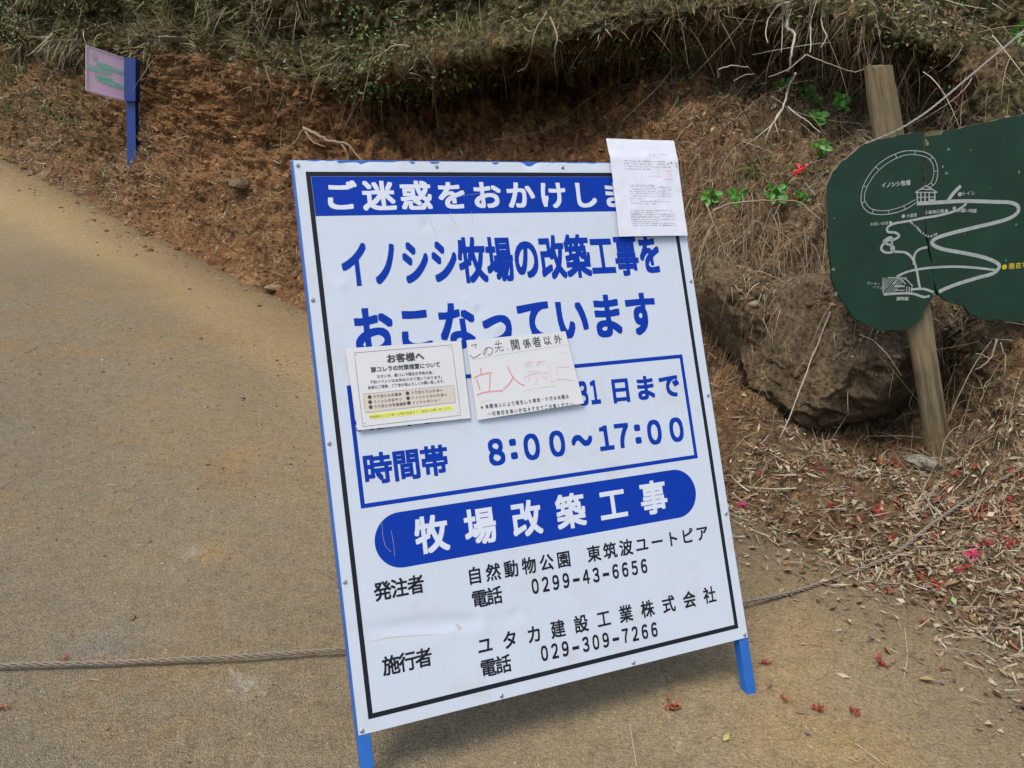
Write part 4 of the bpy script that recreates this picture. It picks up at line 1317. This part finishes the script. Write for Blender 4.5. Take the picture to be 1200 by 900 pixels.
# chips and lichen specks on the paint
m = MB()
for x, y, r_ in ((455, 128, 9), (450, 115, 6), (536, 150, 7), (515, 218, 5), (530, 243, 7), (812, 238, 7), (624, 152, 4), (802, 444, 6), (762, 584, 5), (88, 618, 10), (98, 715, 8), (92, 420, 4), (480, 716, 6), (700, 300, 3), (600, 480, 3)):
    c = qm(x, y); m.poly([(c[0] + r_ * PXM * rng.uniform(.4, 1.1) * math.cos(a), c[1] + r_ * PXM * rng.uniform(.5, 1.2) * math.sin(a), .0016) for a in np.linspace(0, 2 * math.pi, 10)[:-1]])
m.build('lichen_speck', mat_plain('lichen', (.13, .21, .12), .9, .3, 50), mapr)
# split post: leans left, stands behind the board
M_post = mat_wood('weathered_post', (.085, .062, .032), (.27, .215, .12), (34, 2.0, 34))
t1 = mpt(1033, 76, -.02); zb = -.020
b_w = pb + np.array([0, .03, 0]) - Z * .12
loc_b = mpt(1104, 548, -.05)
topc = np.array([t1[0], t1[1], zb - .03]); botc = np.array([loc_b[0], loc_b[1], zb - .03]); botc = botc + (botc - topc) * .06
axis = botc - topc
m = MB(); rows_ = 34; k_ = 12; hwid = .062
for i in range(rows_):
    s_ = i / (rows_ - 1); c = topc + axis * s_
    wl = hwid * (1 + .06 * math.sin(7 * s_) - (.08 if s_ < .05 else 0)); dl = .026
    for j in range(k_):
        a = 2 * math.pi * j / k_ + .26
        sqx = abs(math.cos(a)) ** .5 * np.sign(math.cos(a)); sqy = abs(math.sin(a)) ** .5 * np.sign(math.sin(a))
        nx_ = float(vnoise(np.array([[s_ * 9, j * 1.7, 3.1]]), 5)[0]) - .5
        m.v.append((c[0] + sqx * wl * (1 + .08 * nx_), c[1] + (.022 * nx_ if i == 0 else 0), c[2] + sqy * dl * (1 + .2 * nx_)))
for i in range(rows_ - 1):
    for j in range(k_): a, b = i * k_ + j, i * k_ + (j + 1) % k_; m.f.append((a, b, b + k_, a + k_))
m.f.append(tuple(range(k_))); m.f.append(tuple(range((rows_ - 1) * k_, rows_ * k_)))
po = m.build('post', M_post, mapr)
lean_ = math.atan2(axis[0], -axis[1])                    # the grain runs along the leaning post
po.data.transform(Matrix.Rotation(-lean_, 4, 'Z')); po.rotation_euler = (0, 0, lean_)


# ------------------------------------------------------------------ pink sign on a blue post, far left
b0, _n = hit(155, 184)
YD = b0[1]
M_navy = mat_plain('navy_painted_steel', (.005, .034, .19), .5, .12, 10)
M_pink = mat_plain('pink_panel', (.86, .60, .75), .5, .06, 6)
M_gp = mat_plain('green_print', (.30, .62, .46), .6, .1, 20)
def atv(px, py, Y): return at(px, py, Y)
ps_ = bpy.data.objects.new('pink_sign', None); link(ps_); ps_.location = b0.tolist()
tag(ps_, 'small pink sign with green lines of text on a blue post far up the road', 'sign')
loc = lambda p: tuple(np.array(p) - b0)
tl, tr, br_, bl = at(101.5, 53.5, YD - .15), at(149, 69.5, YD + .22), at(149, 118.5, YD + .22), at(101.5, 106, YD - .15)
nrm_ = np.cross(tr - tl, bl - tl); nrm_ /= np.linalg.norm(nrm_)
if nrm_[1] > 0: nrm_ = -nrm_
m = MB(); m.prism([loc(p) for p in (tl, tr, br_, bl)], -nrm_ * .03); m.build('panel', M_pink, ps_)
m = MB()
for a, b in ((tl, bl), (tl, tr), (bl, br_)):
    ax_ = norm(b - a); s_ = np.cross(ax_, nrm_); m.box(loc((a + b) / 2 + nrm_ * .002), np.linalg.norm(b - a) / 2, .009, .006, (ax_, s_, nrm_))
m.build('pale_rim', mat_plain('pale_rim', (.6, .5, .56), .5), ps_)
def pp2(u, v, z=.006):
    return loc((tl * (1 - u) + tr * u) * (1 - v) + (bl * (1 - u) + br_ * u) * v + nrm_ * z)
for (u0, v0, u1, v1, h_) in ((.22, .32, .92, .36, .055), (.0, .46, .60, .46, .055), (.20, .62, .62, .60, .05), (.26, .66, .93, .70, .06)):
    mb = MB(); n_ = 14; T = []; Bm = []
    for i in range(n_ + 1):
        s_ = i / n_; hh = h_ * (.55 + .45 * math.sin(math.pi * min(1, .15 + s_ * .8))) * rng.uniform(.8, 1.15)
        T.append(pp2(u0 + (u1 - u0) * s_, v0 + (v1 - v0) * s_ - hh)); Bm.append(pp2(u0 + (u1 - u0) * s_, v0 + (v1 - v0) * s_ + hh))
    for i in range(n_): mb.poly([T[i], Bm[i], Bm[i + 1], T[i + 1]])
    mb.build('green_writing', M_gp, ps_)
mb = MB(); mb.poly([pp2(.17 + .08 * math.cos(a), .17 + .085 * math.sin(a), .007) for a in np.linspace(0, 2 * math.pi, 17)[:-1]]); mb.build('round_emblem', mat_plain('emblem_white', (.62, .62, .68), .5), ps_)
mb = MB(); ribbon([np.array((.17 + .045 * math.cos(a), .17 + .05 * math.sin(a))) for a in np.linspace(0, 2 * math.pi, 14)[:-1]], .012, .008, lambda u, v, z: pp2(u, v, z), mb, closed=True); mb.build('emblem_ring', mat_plain('emblem_grey', (.40, .40, .5), .5), ps_)
pt_, pb_ = at(154.5, 70, YD + .05), b0 - Z * .25
hw_ = 6.0 * YD / FPX
m = MB(); ax_ = norm(pt_ - pb_); sx_ = norm(np.cross(ax_, np.array([0, 1., 0]))); sy_ = np.cross(ax_, sx_)
m.box(loc((pt_ + pb_) / 2), np.linalg.norm(pt_ - pb_) / 2, hw_ * .82, .05, (ax_, sx_, sy_)); o = m.build('post', M_navy, ps_)
ch0, ch1 = at(154.8, 69, YD + .0), at(154.8, 119, YD + .0)
m = MB(); ax_ = norm(ch1 - ch0); m.box(loc((ch0 + ch1) / 2), np.linalg.norm(ch1 - ch0) / 2, hw_ * 1.05, .065, (ax_, np.array([1., 0, 0]), np.cross(ax_, [1., 0, 0]))); m.build('panel_bracket', M_navy, ps_)

# ------------------------------------------------------------------ rock
M_rock = None
def mat_rock(name, lo, hi, moss=.3):
    m, nt, b = newmat(name); p = geo_pos(nt)
    n1 = noise_n(nt, p, 7, 8, .7); n2 = noise_n(nt, p, 45, 5, .75)
    c = ramp(nt, n1, [(.3, lo), (.5, tuple((x + y) / 2 for x, y in zip(lo, hi))), (.7, hi)])
    c = mix(nt, 1.0, c, ramp(nt, n2, [(.36, (.4, .38, .36)), (.5, (1, 1, 1)), (.64, (1.6, 1.56, 1.45))]), 'MULTIPLY')
    nt.links.new(c, b.inputs['Base Color']); b.inputs['Roughness'].default_value = .93; b.inputs['Specular IOR Level'].default_value = .2
    bump(nt, b, math_n(nt, 'ADD', n1, math_n(nt, 'MULTIPLY', n2, .6)), .9, .025); return m
def rock(name, c, rad, rot, mat, label, cat_='rock', seed=1, amp=.25, res=64, flatb=None, group=None, kind=None):
    th = np.linspace(0, 2 * np.pi, res * 2, endpoint=False); ph = np.linspace(.001, np.pi - .001, res)
    PH, TH = np.meshgrid(ph, th, indexing='ij')
    d = np.stack([np.sin(PH) * np.cos(TH), np.sin(PH) * np.sin(TH), np.cos(PH)], -1).reshape(-1, 3)
    sq = np.sign(d) * np.abs(d) ** .75
    f_ = 1 + amp * (fbm(sq * 1.6 + seed, 4, seed) - .5) * 2 - amp * .55 * (1 - np.clip(fbm(sq * np.array([2.2, 2.2, 3.2]) + seed, 3, seed + 5, True) * 3.2, 0, 1)) + amp * .22 * (fbm(sq * 6 + seed, 4, seed + 9, True) - .3)
    v = sq * f_[:, None]
    rq = np.random.default_rng(seed + 100)
    for _ in range(12):                                   # split faces: flat cuts through the lump
        n_ = norm(rq.normal(size=3)); d_ = rq.uniform(.70, .98); over = v @ n_ - d_
        v = v - np.clip(over, 0, None)[:, None] * n_ * .85
    v = v * (1 + .035 * (fbm(v * 9 + seed, 4, seed + 30, True) - .3) + .02 * (fbm(v * 26 + seed, 2, seed + 31) - .5))[:, None] * np.array(rad)
    R3 = np.array(Matrix.Rotation(rot[2], 3, 'Z') @ Matrix.Rotation(rot[1], 3, 'Y') @ Matrix.Rotation(rot[0], 3, 'X'))
    v = v @ R3.T
    i_ = np.arange(res * res * 2).reshape(res, res * 2); j_ = np.roll(i_, -1, axis=1)
    FQ = np.stack([i_[:-1], i_[1:], j_[1:], j_[:-1]], -1).reshape(-1, 4)
    o = mesh_np(name, v, FQ, mat, None, smooth=True); o.location = tuple(c)
    tag(o, label, cat_, group, kind)
    return o
MR = mat_rock('clay_rock', (.054, .038, .022), (.172, .126, .072))
bo1 = rock('boulder', at(988, 398, 4.22), (.58, .48, .36), (0.3, .22, .1), MR, 'big brown boulder jutting from the bank above a dark hollow behind the map post', seed=3, amp=.30, res=130)
bo2 = rock('boulder', at(885, 372, 4.42), (.40, .36, .24), (0.3, .5, .1), MR, 'smaller sloping lump of rock left of the big boulder, near the board edge', seed=8, amp=.25, res=90)
# straw and dirt lying over the upper faces of the boulders
for bo, n_b, lab in ((bo1, 700, 'dry straw draped over the top of the big boulder'), (bo2, 500, 'dry straw draped over the smaller sloping rock lump')):
    me_ = bo.data; vv = np.empty(len(me_.vertices) * 3, np.float32); me_.vertices.foreach_get('co', vv); vv = vv.reshape(-1, 3) + np.array(bo.location)
    nv_ = np.empty(len(me_.vertices) * 3, np.float32); me_.vertices.foreach_get('normal', nv_); nv_ = nv_.reshape(-1, 3)
    w_ = np.clip(nv_[:, 2] - .05, 0, 1) ** .7 * (nv_[:, 1] < .5) * np.clip((fbm(vv * 4, 2, 9) - .4) * 6, .05, 1); ids = rng.choice(len(vv), n_b, p=w_ / w_.sum())
    g = blades('boulder_straw', vv[ids] + nv_[ids] * .004, norm(rand_unit(n_b) * .8 + np.array([-.35, -.5, -.55])), np.exp(rng.normal(-2.4, .5, n_b)), rng.uniform(.002, .005, n_b), np.array([0, -.1, -.5]) + rand_unit(n_b) * .3, pal(n_b, STRAW + GREY, .3), M_straw)
    tag(g, lab, 'straw', kind='stuff')
    ids = rng.choice(len(vv), n_b, p=w_ / w_.sum())
    g = crumbs('boulder_dirt', vv[ids], np.exp(rng.normal(-4.7, .5, n_b)), pal(n_b, [(.14, .09, .045), (.10, .065, .033), (.2, .15, .085)], .4), M_crumb)
    tag(g, lab.replace('dry straw draped', 'loose dirt lying'), 'soil', kind='stuff')
MS = mat_rock('grey_stone', (.15, .13, .10), (.30, .27, .21))
p_, _ = hit(1083, 545); rock('stone', p_ + Z * .01, (.085, .05, .035), (0, .25, -.35), MS, 'flat pale stone at the foot of the map post', 'stone', seed=5, res=30)
p_, _ = hit(321, 340); rock('stone', p_ + Z * .02, (.09, .06, .035), (0, 0, .2), mat_rock('tan_stone', (.17, .13, .08), (.30, .235, .14)), 'low tan stone on the sandy verge beside the left edge of the board', 'stone', seed=12, res=24)
p_, _ = hit(284, 216); rock('stone', p_, (.16, .1, .06), (0, .1, .2), MR, 'brown stone half buried in the soil slope above the road left of the board', 'stone', seed=15, res=24)
p_, _ = hit(214, 52); rock('stone', p_ + np.array([0, -.25, .02]), (.17, .12, .03), (0, .05, .1), MS, 'flat pale stone slab under the turf right of the pink sign', 'stone', seed=16, res=24)

# ------------------------------------------------------------------ ropes
M_rope = mat_plain('weathered_rope', (.21, .175, .125), .9, .3, 90, coords='geo')
M_rope2 = mat_plain('pale_rope', (.30, .29, .26), .85, .2, 90, coords='geo')


def rope(name, pts, rad, lay, mat, label, seg=6):
    A = np.array(pts, float); t_ = np.linspace(0, len(A) - 1, (len(A) - 1) * 60 + 1); C = cat(A, t_)
    s = np.r_[0, np.cumsum(np.linalg.norm(np.diff(C, axis=0), axis=1))]
    n_ = int(s[-1] / (lay / 10)); ss = np.linspace(0, s[-1], n_)
    C = np.stack([np.interp(ss, s, C[:, i]) for i in range(3)], 1)
    T = norm(np.gradient(C, axis=0)); a = norm(np.cross(T, [0, 0, 1.0001])); b = np.cross(T, a)
    root = bpy.data.objects.new(name, None); link(root); root.location = tuple(C[0]); C0 = C[0]
    tag(root, label, 'rope')
    for st in range(3):
        phi = 2 * np.pi * (ss / lay + st / 3)
        c = C - C0 + (a * np.cos(phi)[:, None] + b * np.sin(phi)[:, None]) * rad * .62
        T2 = norm(np.gradient(c, axis=0)); u = norm(np.cross(T2, [0, 0, 1.0001])); v = np.cross(T2, u)
        th = np.linspace(0, 2 * np.pi, seg, endpoint=False)
        V = c[:, None] + (u[:, None] * np.cos(th)[None, :, None] + v[:, None] * np.sin(th)[None, :, None]) * rad * .44
        i_ = np.arange(n_ * seg).reshape(n_, seg); j_ = np.roll(i_, -1, axis=1)
        FQ = np.stack([i_[:-1], j_[:-1], j_[1:], i_[1:]], -1).reshape(-1, 4)
        mesh_np('strand', V.reshape(-1, 3), FQ, mat, root, smooth=True)
    return root


rp = []
for px, py, lf in ((-420, 806, .03), (-200, 795, .03), (0, 780, .028), (110, 777, .028), (200, 773, .030), (300, 768, .035), (400, 761, .04), (520, 752, .05), (640, 740, .055), (760, 726, .055), (877, 705, .035), (935, 692, .02), (1000, 670, .022), (1050, 648, .022), (1090, 616, .024), (1140, 582, .022), (1200, 547, .024), (1300, 490, .02), (1420, 430, .03)):
    p_, n_ = hit(px, py); d_ = norm(EYE - p_); rp.append(p_ + d_ * lf / max(.15, d_[2]) * .6 if px < 900 else p_ + d_ * lf)
rope('barrier_rope', rp, .0072, .088, M_rope, 'twisted brown rope slung low across the road behind the notice board')
rp = [at(1015, 168, 3.16), at(1040, 158, 3.10), at(1060, 148, 3.08), at(1085, 132, 3.1), at(1110, 112, 3.15), at(1150, 78, 3.3), at(1200, 36, 3.45), at(1290, -42, 3.7)]
rope('pale_rope', rp, .0036, .07, M_rope2, 'pale thin twisted rope running up to the right from the top of the map post')

# ------------------------------------------------------------------ bare roots and twigs
M_root = mat_plain('pale_root', (.26, .195, .13), .85, .25, 30, coords='geo')
M_root2 = mat_plain('brown_root', (.15, .095, .055), .9, .25, 30, coords='geo')
M_whtw = mat_plain('bleached_twig', (.36, .31, .24), .85, .2, 30, coords='geo')
RT = [
 ('root', 'pale crooked root dangling left of centre over the undercut', .016, M_root, .25, [[(480, 54), (462, 53), (450, 62), (437, 70), (430, 97), (425, 118)]]),
 ('root', 'forked pale root hanging above the middle of the notice board', .013, M_root, .5, [[(642, 47), (620, 60), (607, 73), (599, 90), (577, 85)], [(640, 15), (627, 37), (622, 60), (617, 78), (606, 84)], [(600, 90), (603, 82), (615, 78)]]),
 ('root', 'pair of thin pale roots hanging right of the forked root', .012, M_root, .5, [[(645, 20), (653, 43), (650, 63), (652, 89)], [(653, 45), (658, 77), (667, 100), (670, 90), (664, 80)]]),
 ('root', 'thick bent root poking out just above the top left corner of the notice board', .032, M_root, .12, [[(356, 150), (373, 159), (388, 166), (405, 168), (415, 178), (427, 192)], [(356, 150), (348, 163), (341, 172)], [(358, 155), (368, 167), (382, 172)], [(400, 168), (407, 180), (408, 190)]]),
 ('root', 'small knot of broken twigs left of the notice board top', .012, M_root, .1, [[(330, 152), (329, 172), (328, 196)], [(320, 171), (331, 169), (343, 173)], [(338, 172), (325, 186), (318, 195)]]),
 ('root', 'straight thin root hanging in the dark undercut left of centre', .010, M_root2, .4, [[(508, 60), (508, 95), (507, 127)]]),
 ('root', 'long brown trailing twig slanting up to the right across the undercut', .010, M_root2, .35, [[(575, 165), (600, 160), (645, 150), (687, 118), (720, 97), (752, 82)]]),
 ('twig', 'straight dry twig leaning above the top right sheet of paper', .010, M_root, .3, [[(792, 75), (770, 103), (748, 124), (728, 143)]]),
 ('root', 'long drooping root down the buttress left of the board', .009, M_root2, .12, [[(352, 60), (358, 85), (360, 103), (352, 122), (348, 140)]]),
 ('root', 'curved root under the turf right of the pink sign', .012, M_root2, .15, [[(295, 50), (303, 68), (299, 80)]]),
 ('branch', 'thick bleached root hanging at the top right among finer white ones', .020, M_whtw, 4.95, [[(917, -5), (922, 20), (923, 33), (931, 40), (928, 60), (925, 80), (923, 84)]]),
 ('branch', 'arched thin white root at the top left of the bleached cluster', .011, M_whtw, 4.9, [[(925, 3), (913, 6), (902, 20), (897, 37), (900, 50)], [(917, 0), (917, 30), (916, 62)]]),
 ('branch', 'long bleached twig reaching right from the white roots to the map post', .012, M_whtw, 4.85, [[(950, -5), (950, 30), (950, 62)], [(943, 64), (967, 73), (985, 80), (1002, 84), (1018, 79)], [(943, 65), (923, 82), (900, 90)]]),
 ('branch', 'crooked white root right of the thick bleached one', .010, M_whtw, 4.9, [[(967, -5), (963, 18), (964, 32), (969, 43), (962, 56)]]),
 ('branch', 'branching pale twig running down the slope above the green shoots', .013, M_whtw, 4.6, [[(932, 86), (923, 107), (917, 127), (905, 146), (897, 165), (894, 180)], [(917, 127), (908, 140), (912, 156)], [(923, 125), (935, 135), (947, 143), (962, 156)], [(905, 146), (888, 160), (872, 172)]]),
 ('twig', 'short curled white twig high left of the bleached cluster', .010, M_whtw, 4.95, [[(842, 90), (843, 81), (860, 77), (878, 79)], [(860, 95), (870, 89), (884, 86)]]),
 ('twig', 'long arching brown stem under the row of green shoots', .013, M_root, .12, [[(835, 248), (848, 241), (867, 237), (900, 235), (933, 236), (948, 246), (962, 259)]]),
 ('twig', 'thin vertical vine hanging beside the right edge of the notice board', .006, M_root2, .15, [[(820, 180), (821, 215), (822, 247), (825, 287)]]),
 ('twig', 'thin slanting stalks crossing over the red earth right of the notice board', .008, M_root, .15, [[(828, 240), (838, 265), (848, 290), (850, 312)], [(885, 258), (870, 275), (850, 295)], [(883, 258), (915, 272), (932, 290), (945, 312)]]),
 ('stalk', 'long pale dry stalk hanging in front of the boulder down to the litter', .009, M_whtw, .30, [[(973, 365), (962, 395), (950, 423), (938, 455), (926, 487), (918, 505), (913, 515)], [(975, 410), (960, 430), (944, 447), (936, 462)]]),
 ('stalk', 'thin drooping stalk in front of the right part of the boulder', .006, M_root, .3, [[(978, 350), (972, 385), (970, 415), (974, 450), (976, 500)]]),
 ('stalk', 'curved dry stalk over the upper face of the boulder', .006, M_root, .25, [[(1007, 372), (1004, 390), (997, 417)]]),
 ('twig', 'forked pale twig right of the map post under the board', .011, M_root, .15, [[(1168, 398), (1162, 418), (1150, 430), (1142, 434)], [(1160, 420), (1152, 416), (1143, 414)], [(1172, 402), (1178, 420), (1177, 440)]]),
 ('stalk', 'looping dry stem at the foot of the map post', .006, M_root, .2, [[(1128, 498), (1115, 505), (1106, 520), (1102, 540), (1103, 548)], [(1108, 522), (1118, 530), (1124, 535)]]),
]
for nm, lab, dia, mt, lift, lines in RT:
    root_o = bpy.data.objects.new(nm, None); link(root_o)
    first = None; segs = []
    for ln in lines:
        pts = []
        p0s = [hit(*p)[0] for p in ln]
        ref = np.median([q_[1] for q_ in p0s])
        dpt = [min(q_[1], ref * 1.12) for q_ in p0s]
        dpt = [max(y_, ref * .9) for y_ in dpt]
        # one even depth, a hand's breadth in front of the earth
        for p, y_ in zip(ln, dpt):
            yy = (y_ * .35 + min(dpt) * .65) - lift * .6
            if lift > 1: yy = lift + .12 * math.sin(p[1] * .07)
            pts.append(at(p[0], p[1], yy))
        segs.append(pts)
    base = segs[0][0]
    root_o.location = tuple(base); tag(root_o, lab, nm)
    for si, pts in enumerate(segs):
        A = np.array(pts) - base; L_ = smooth_path(A, 5)
        L_ = [q_ + rng.normal(0, dia * .12, 3) for q_ in L_]
        r0 = dia / 2 * (1 if si == 0 else .65)
        mb = MB(); mb.tube(L_, list(np.linspace(r0, r0 * .45, len(L_))), 6)
        mb.build('stem' if si == 0 else 'offshoot', mt, root_o, smooth=True)

# ------------------------------------------------------------------ green shoots and red flowers
LF1 = mat_plain('fresh_leaf', (.07, .25, .022), .45, .4, 40, coords='geo', spec=.5)
shoots = [(915, 102, 'leafy green shoot high on the slope, leftmost of the upper four'), (947, 112, 'largest bright green shoot on the upper slope beside the white twigs'), (983, 120, 'green shoot on the upper slope nearest the map post'),
          (953, 139, 'dim green shoot below the brightest upper one'), (961, 175, 'single round green shoot left above the corner of the map board'), (832, 231, 'green shoot beside the notice board edge, leftmost of the lower row'),
          (865, 230, 'second green shoot from the left in the lower row'), (911, 226, 'third green shoot of the lower row, on the arching stem'), (941, 231, 'green shoot of the lower row closest to the map board'), (1187, 40, 'bright green tuft of leaves beside the pale rope at the top right')]
for i, (px, py, lab) in enumerate(shoots):
    c, nn_ = hit(px, py); c = c + norm(EYE - c) * .06
    ro = bpy.data.objects.new('green_shoot', None); link(ro); ro.location = tuple(c); tag(ro, lab, 'plant', 'green shoots on the bank')
    mb = MB(); base_ = -norm(EYE - c) * .08 - Z * .05
    mb.tube([base_, base_ * .4, np.zeros(3)], [.0035, .003, .002], 5); mb.build('stem', M_root2, ro)
    nl = int(rng.integers(16, 22)); sz = c[1] / 3.5 * (1.2 if i in (1, 7) else 1.0)
    for j in range(nl):
        a = 2 * math.pi * j / nl + rng.uniform(-.3, .3); dr = norm(np.array([math.cos(a), -.45 + rng.uniform(-.3, .3), math.sin(a) * .9]) + nn_ * .25)
        sd_ = norm(np.cross(dr, np.array([rng.normal() * .4, -1, .2]))); up_ = np.cross(sd_, dr)
        L_ = rng.uniform(.022, .042) * sz; Wd = L_ * rng.uniform(.55, .75); st = np.array([rng.uniform(-.02, .02), rng.uniform(-.02, .01), rng.uniform(-.02, .02)]) * sz
        V = [st, st + dr * L_ * .35 + sd_ * Wd * .5 + up_ * L_ * .08, st + dr * L_ * .4 + up_ * L_ * -.02, st + dr * L_ * .35 - sd_ * Wd * .5 + up_ * L_ * .08, st + dr * L_ * .75 + sd_ * Wd * .38 + up_ * L_ * .04, st + dr * L_ * .78 - up_ * L_ * .04, st + dr * L_ * .75 - sd_ * Wd * .38 + up_ * L_ * .04, st + dr * L_ - up_ * L_ * .12]
        mb = MB(); mb.v = [tuple(q_) for q_ in V]; mb.f = [(0, 2, 1), (0, 3, 2), (1, 2, 5, 4), (2, 3, 6, 5), (4, 5, 7), (5, 6, 7)]
        mb.build('leaf', LF1, ro, smooth=True)
# grass tuft
c, nn_ = hit(884, 198)
k = 70; t_ = pal(k, [(.12, .13, .035), (.17, .17, .06), (.09, .12, .03)])
g = blades('grass_tuft', np.tile(c, (k, 1)) + rand_unit(k) * .04, norm(rand_unit(k) * .7 + Z * .4 + np.array([-.2, -.5, 0])), rng.uniform(.08, .2, k), rng.uniform(.004, .008, k), np.tile([-.1, -.1, -.6], (k, 1)), t_, M_straw)
tag(g, 'yellow-green grass tuft on the slope right of the notice board', 'grass tuft')


def blossom(px, py, r_, mat, lab, name='fallen_blossom', lift=.004, upright=False, nlv=13, grp=None, at_=None):
    c, nn_ = at_ if at_ is not None else hit(px, py)
    nn_ = norm(np.array(nn_)); n1_ = norm(np.cross(nn_, [0.3, .2, .9])); n2_ = np.cross(nn_, n1_)
    if upright: c = c + norm(EYE - c) * .05
    mb = MB()
    for j in range(nlv):
        a = 2 * math.pi * j / nlv + rng.uniform(-.4, .4); dr = n1_ * math.cos(a) + n2_ * math.sin(a); sd_ = np.cross(nn_, dr)
        L_ = r_ * rng.uniform(.35, .9); Wd = L_ * rng.uniform(.6, 1.1); h_ = nn_ * (r_ * rng.uniform(.1, .7)); st = (n1_ * rng.normal() + n2_ * rng.normal()) * r_ * .38
        n0 = len(mb.v)
        mb.v += [tuple(st + nn_ * .001), tuple(st + dr * L_ * .5 + sd_ * Wd * .5 + h_), tuple(st + dr * L_ * .55 + h_ * .4), tuple(st + dr * L_ * .5 - sd_ * Wd * .5 + h_ * .8), tuple(st + dr * L_ + h_ * rng.uniform(-.1, 1))]
        mb.f += [(n0, n0 + 2, n0 + 1), (n0, n0 + 3, n0 + 2), (n0 + 1, n0 + 2, n0 + 4), (n0 + 2, n0 + 3, n0 + 4)]
    o = mb.build(name, mat); o.location = tuple(c + nn_ * lift)
    tag(o, lab, 'flower', grp); return o


M_redf = mat_plain('withered_red_petal', (.24, .024, .015), .75, .5, 60, coords='geo')
M_orf = mat_plain('orange_brown_petal', (.25, .075, .028), .75, .5, 60, coords='geo')
M_pkf = mat_plain('fresh_pink_petal', (.50, .035, .11), .55, .2, 60, coords='geo')
M_rdb = mat_plain('bright_red_petal', (.75, .012, .02), .5, .15, 60, coords='geo')
blossom(937, 202, .040, M_rdb, 'bright red flower in bloom on the slope left of the map board', 'red_flower', upright=True, nlv=26)
BL = [(1141, 650, .030, M_pkf, 'bright pink fallen flower on the litter at the right'), (870, 592, .022, M_pkf, 'small pink fallen flower close to the right edge of the notice board'), (1040, 695, .022, M_orf, 'orange-brown withered flower on bare earth just below the rope'),
      (1083, 731, .019, M_orf, 'orange-brown withered flower farther right below the rope'), (1031, 779, .024, M_redf, 'dark red withered flower alone on the road at lower right'), (787, 830, .027, M_orf, 'orange withered flower below the bottom edge of the notice board'),
      (896, 778, .014, M_redf, 'small withered red flower just right of the board leg'), (1104, 786, .010, M_redf, 'tiny pinkish petal scrap on the road far lower right'), (960, 832, .018, M_redf, 'flattened red petals on the road right of the board leg'),
      (1000, 836, .018, M_redf, 'flattened reddish petals farthest right of the pair on the road'), (920, 822, .016, M_orf, 'faint orange petals just beyond the board leg'), (4, 832, .015, M_orf, 'orange petal scrap at the lower left edge of the road'),
      (77, 772, .010, M_orf, 'tiny orange petal lying just above the rope on the left'), (992, 640, .012, M_redf, 'red petal lying beside the rope'), (1122, 668, .024, M_redf, 'red withered flower left below the bright pink one'), (1095, 688, .022, M_redf, 'reddish withered flower on the litter below the rope bend')]
for px, py, r_, mt, lab in BL: blossom(px, py, r_, mt, lab)
RB = [(1033, 543), (1058, 552), (1048, 545), (1062, 567), (1110, 573), (1088, 570), (1105, 606), (1072, 612), (1140, 605), (1178, 610), (1190, 555), (1196, 558), (1183, 486), (1178, 492), (990, 583), (1052, 590), (1128, 545), (1145, 548), (955, 545), (965, 552), (892, 556), (912, 560), (940, 560), (1030, 600), (1010, 608), (1160, 600), (1200, 612), (1165, 625), (1092, 630), (985, 530), (1000, 575), (1080, 590), (1120, 595), (1155, 640), (1185, 660)]
for i in range(22):
    RB.append((rng.uniform(960, 1200), 0)); RB[-1] = (RB[-1][0], 555 + (RB[-1][0] - 960) * .22 + rng.normal(0, 32))
for px, py in RB: blossom(px, py, rng.uniform(.010, .032), M_redf if rng.random() < .75 else M_orf, 'withered red flower lying in the dead leaves at the foot of the bank', grp='withered flowers in the litter')
# single leaves on the road
LV = [(1086, 800, .03, (.33, .22, .10), 'curled tan leaf on the road at the far lower right'), (1163, 800, .032, (.38, .32, .24), 'pale grey leaf beside the curled tan leaf'), (851, 866, .022, (.36, .34, .10), 'small yellowish leaf on the road right of the board at the bottom'),
      (1010, 693, .024, (.34, .33, .16), 'yellow-green leaf near the rope on bare earth'), (1198, 833, .025, (.06, .04, .04), 'dark curled leaf at the right edge'), (958, 706, .018, (.07, .05, .035), 'dark small leaf just below the rope'), (1118, 706, .024, (.28, .34, .14), 'pale green leaf on the litter below the pink flower')]
for px, py, r_, cc_, lab in LV:
    c, nn_ = hit(px, py)
    o = leaves('fallen_leaf', np.zeros((1, 3)), nn_[None], np.array([r_ * 1.6]), np.array([r_ * .8]), np.array([cc_]), M_leafl, .35); o.location = tuple(c + nn_ * .006); tag(o, lab, 'leaf')
# long straws on the road
SW = [([(1060, 700 + 38), (1063, 770), (1058, 800)], 'long upright-looking straw on the road right of the dark red flower'), ([(1002, 873), (1012, 880), (1035, 898)], 'bent straw at the bottom edge right of centre'), ([(738, 850), (746, 900)], 'faint straw below the notice board at the bottom edge')]
for pts, lab in SW:
    A = [hit(*p)[0] + Z * .004 for p in pts]; mb = MB(); b_ = A[0]; mb.tube(smooth_path([a - b_ for a in A], 4), .0016, 5); o = mb.build('straw', M_whtw); o.location = tuple(b_); tag(o, lab, 'straw')
# small joined marks that nobody could pick apart
joined_marks = ('scratch', 'print_line', 'dotted_trail', 'lichen_speck', 'paint_chip', 'dirt_spot', 'house_drawing', 'fence_loop_line', 'smear', 'red_seal', 'pale_rim')
for o in bpy.data.objects:
    if o.name.split('.')[0] in joined_marks: o['kind'] = 'stuff'
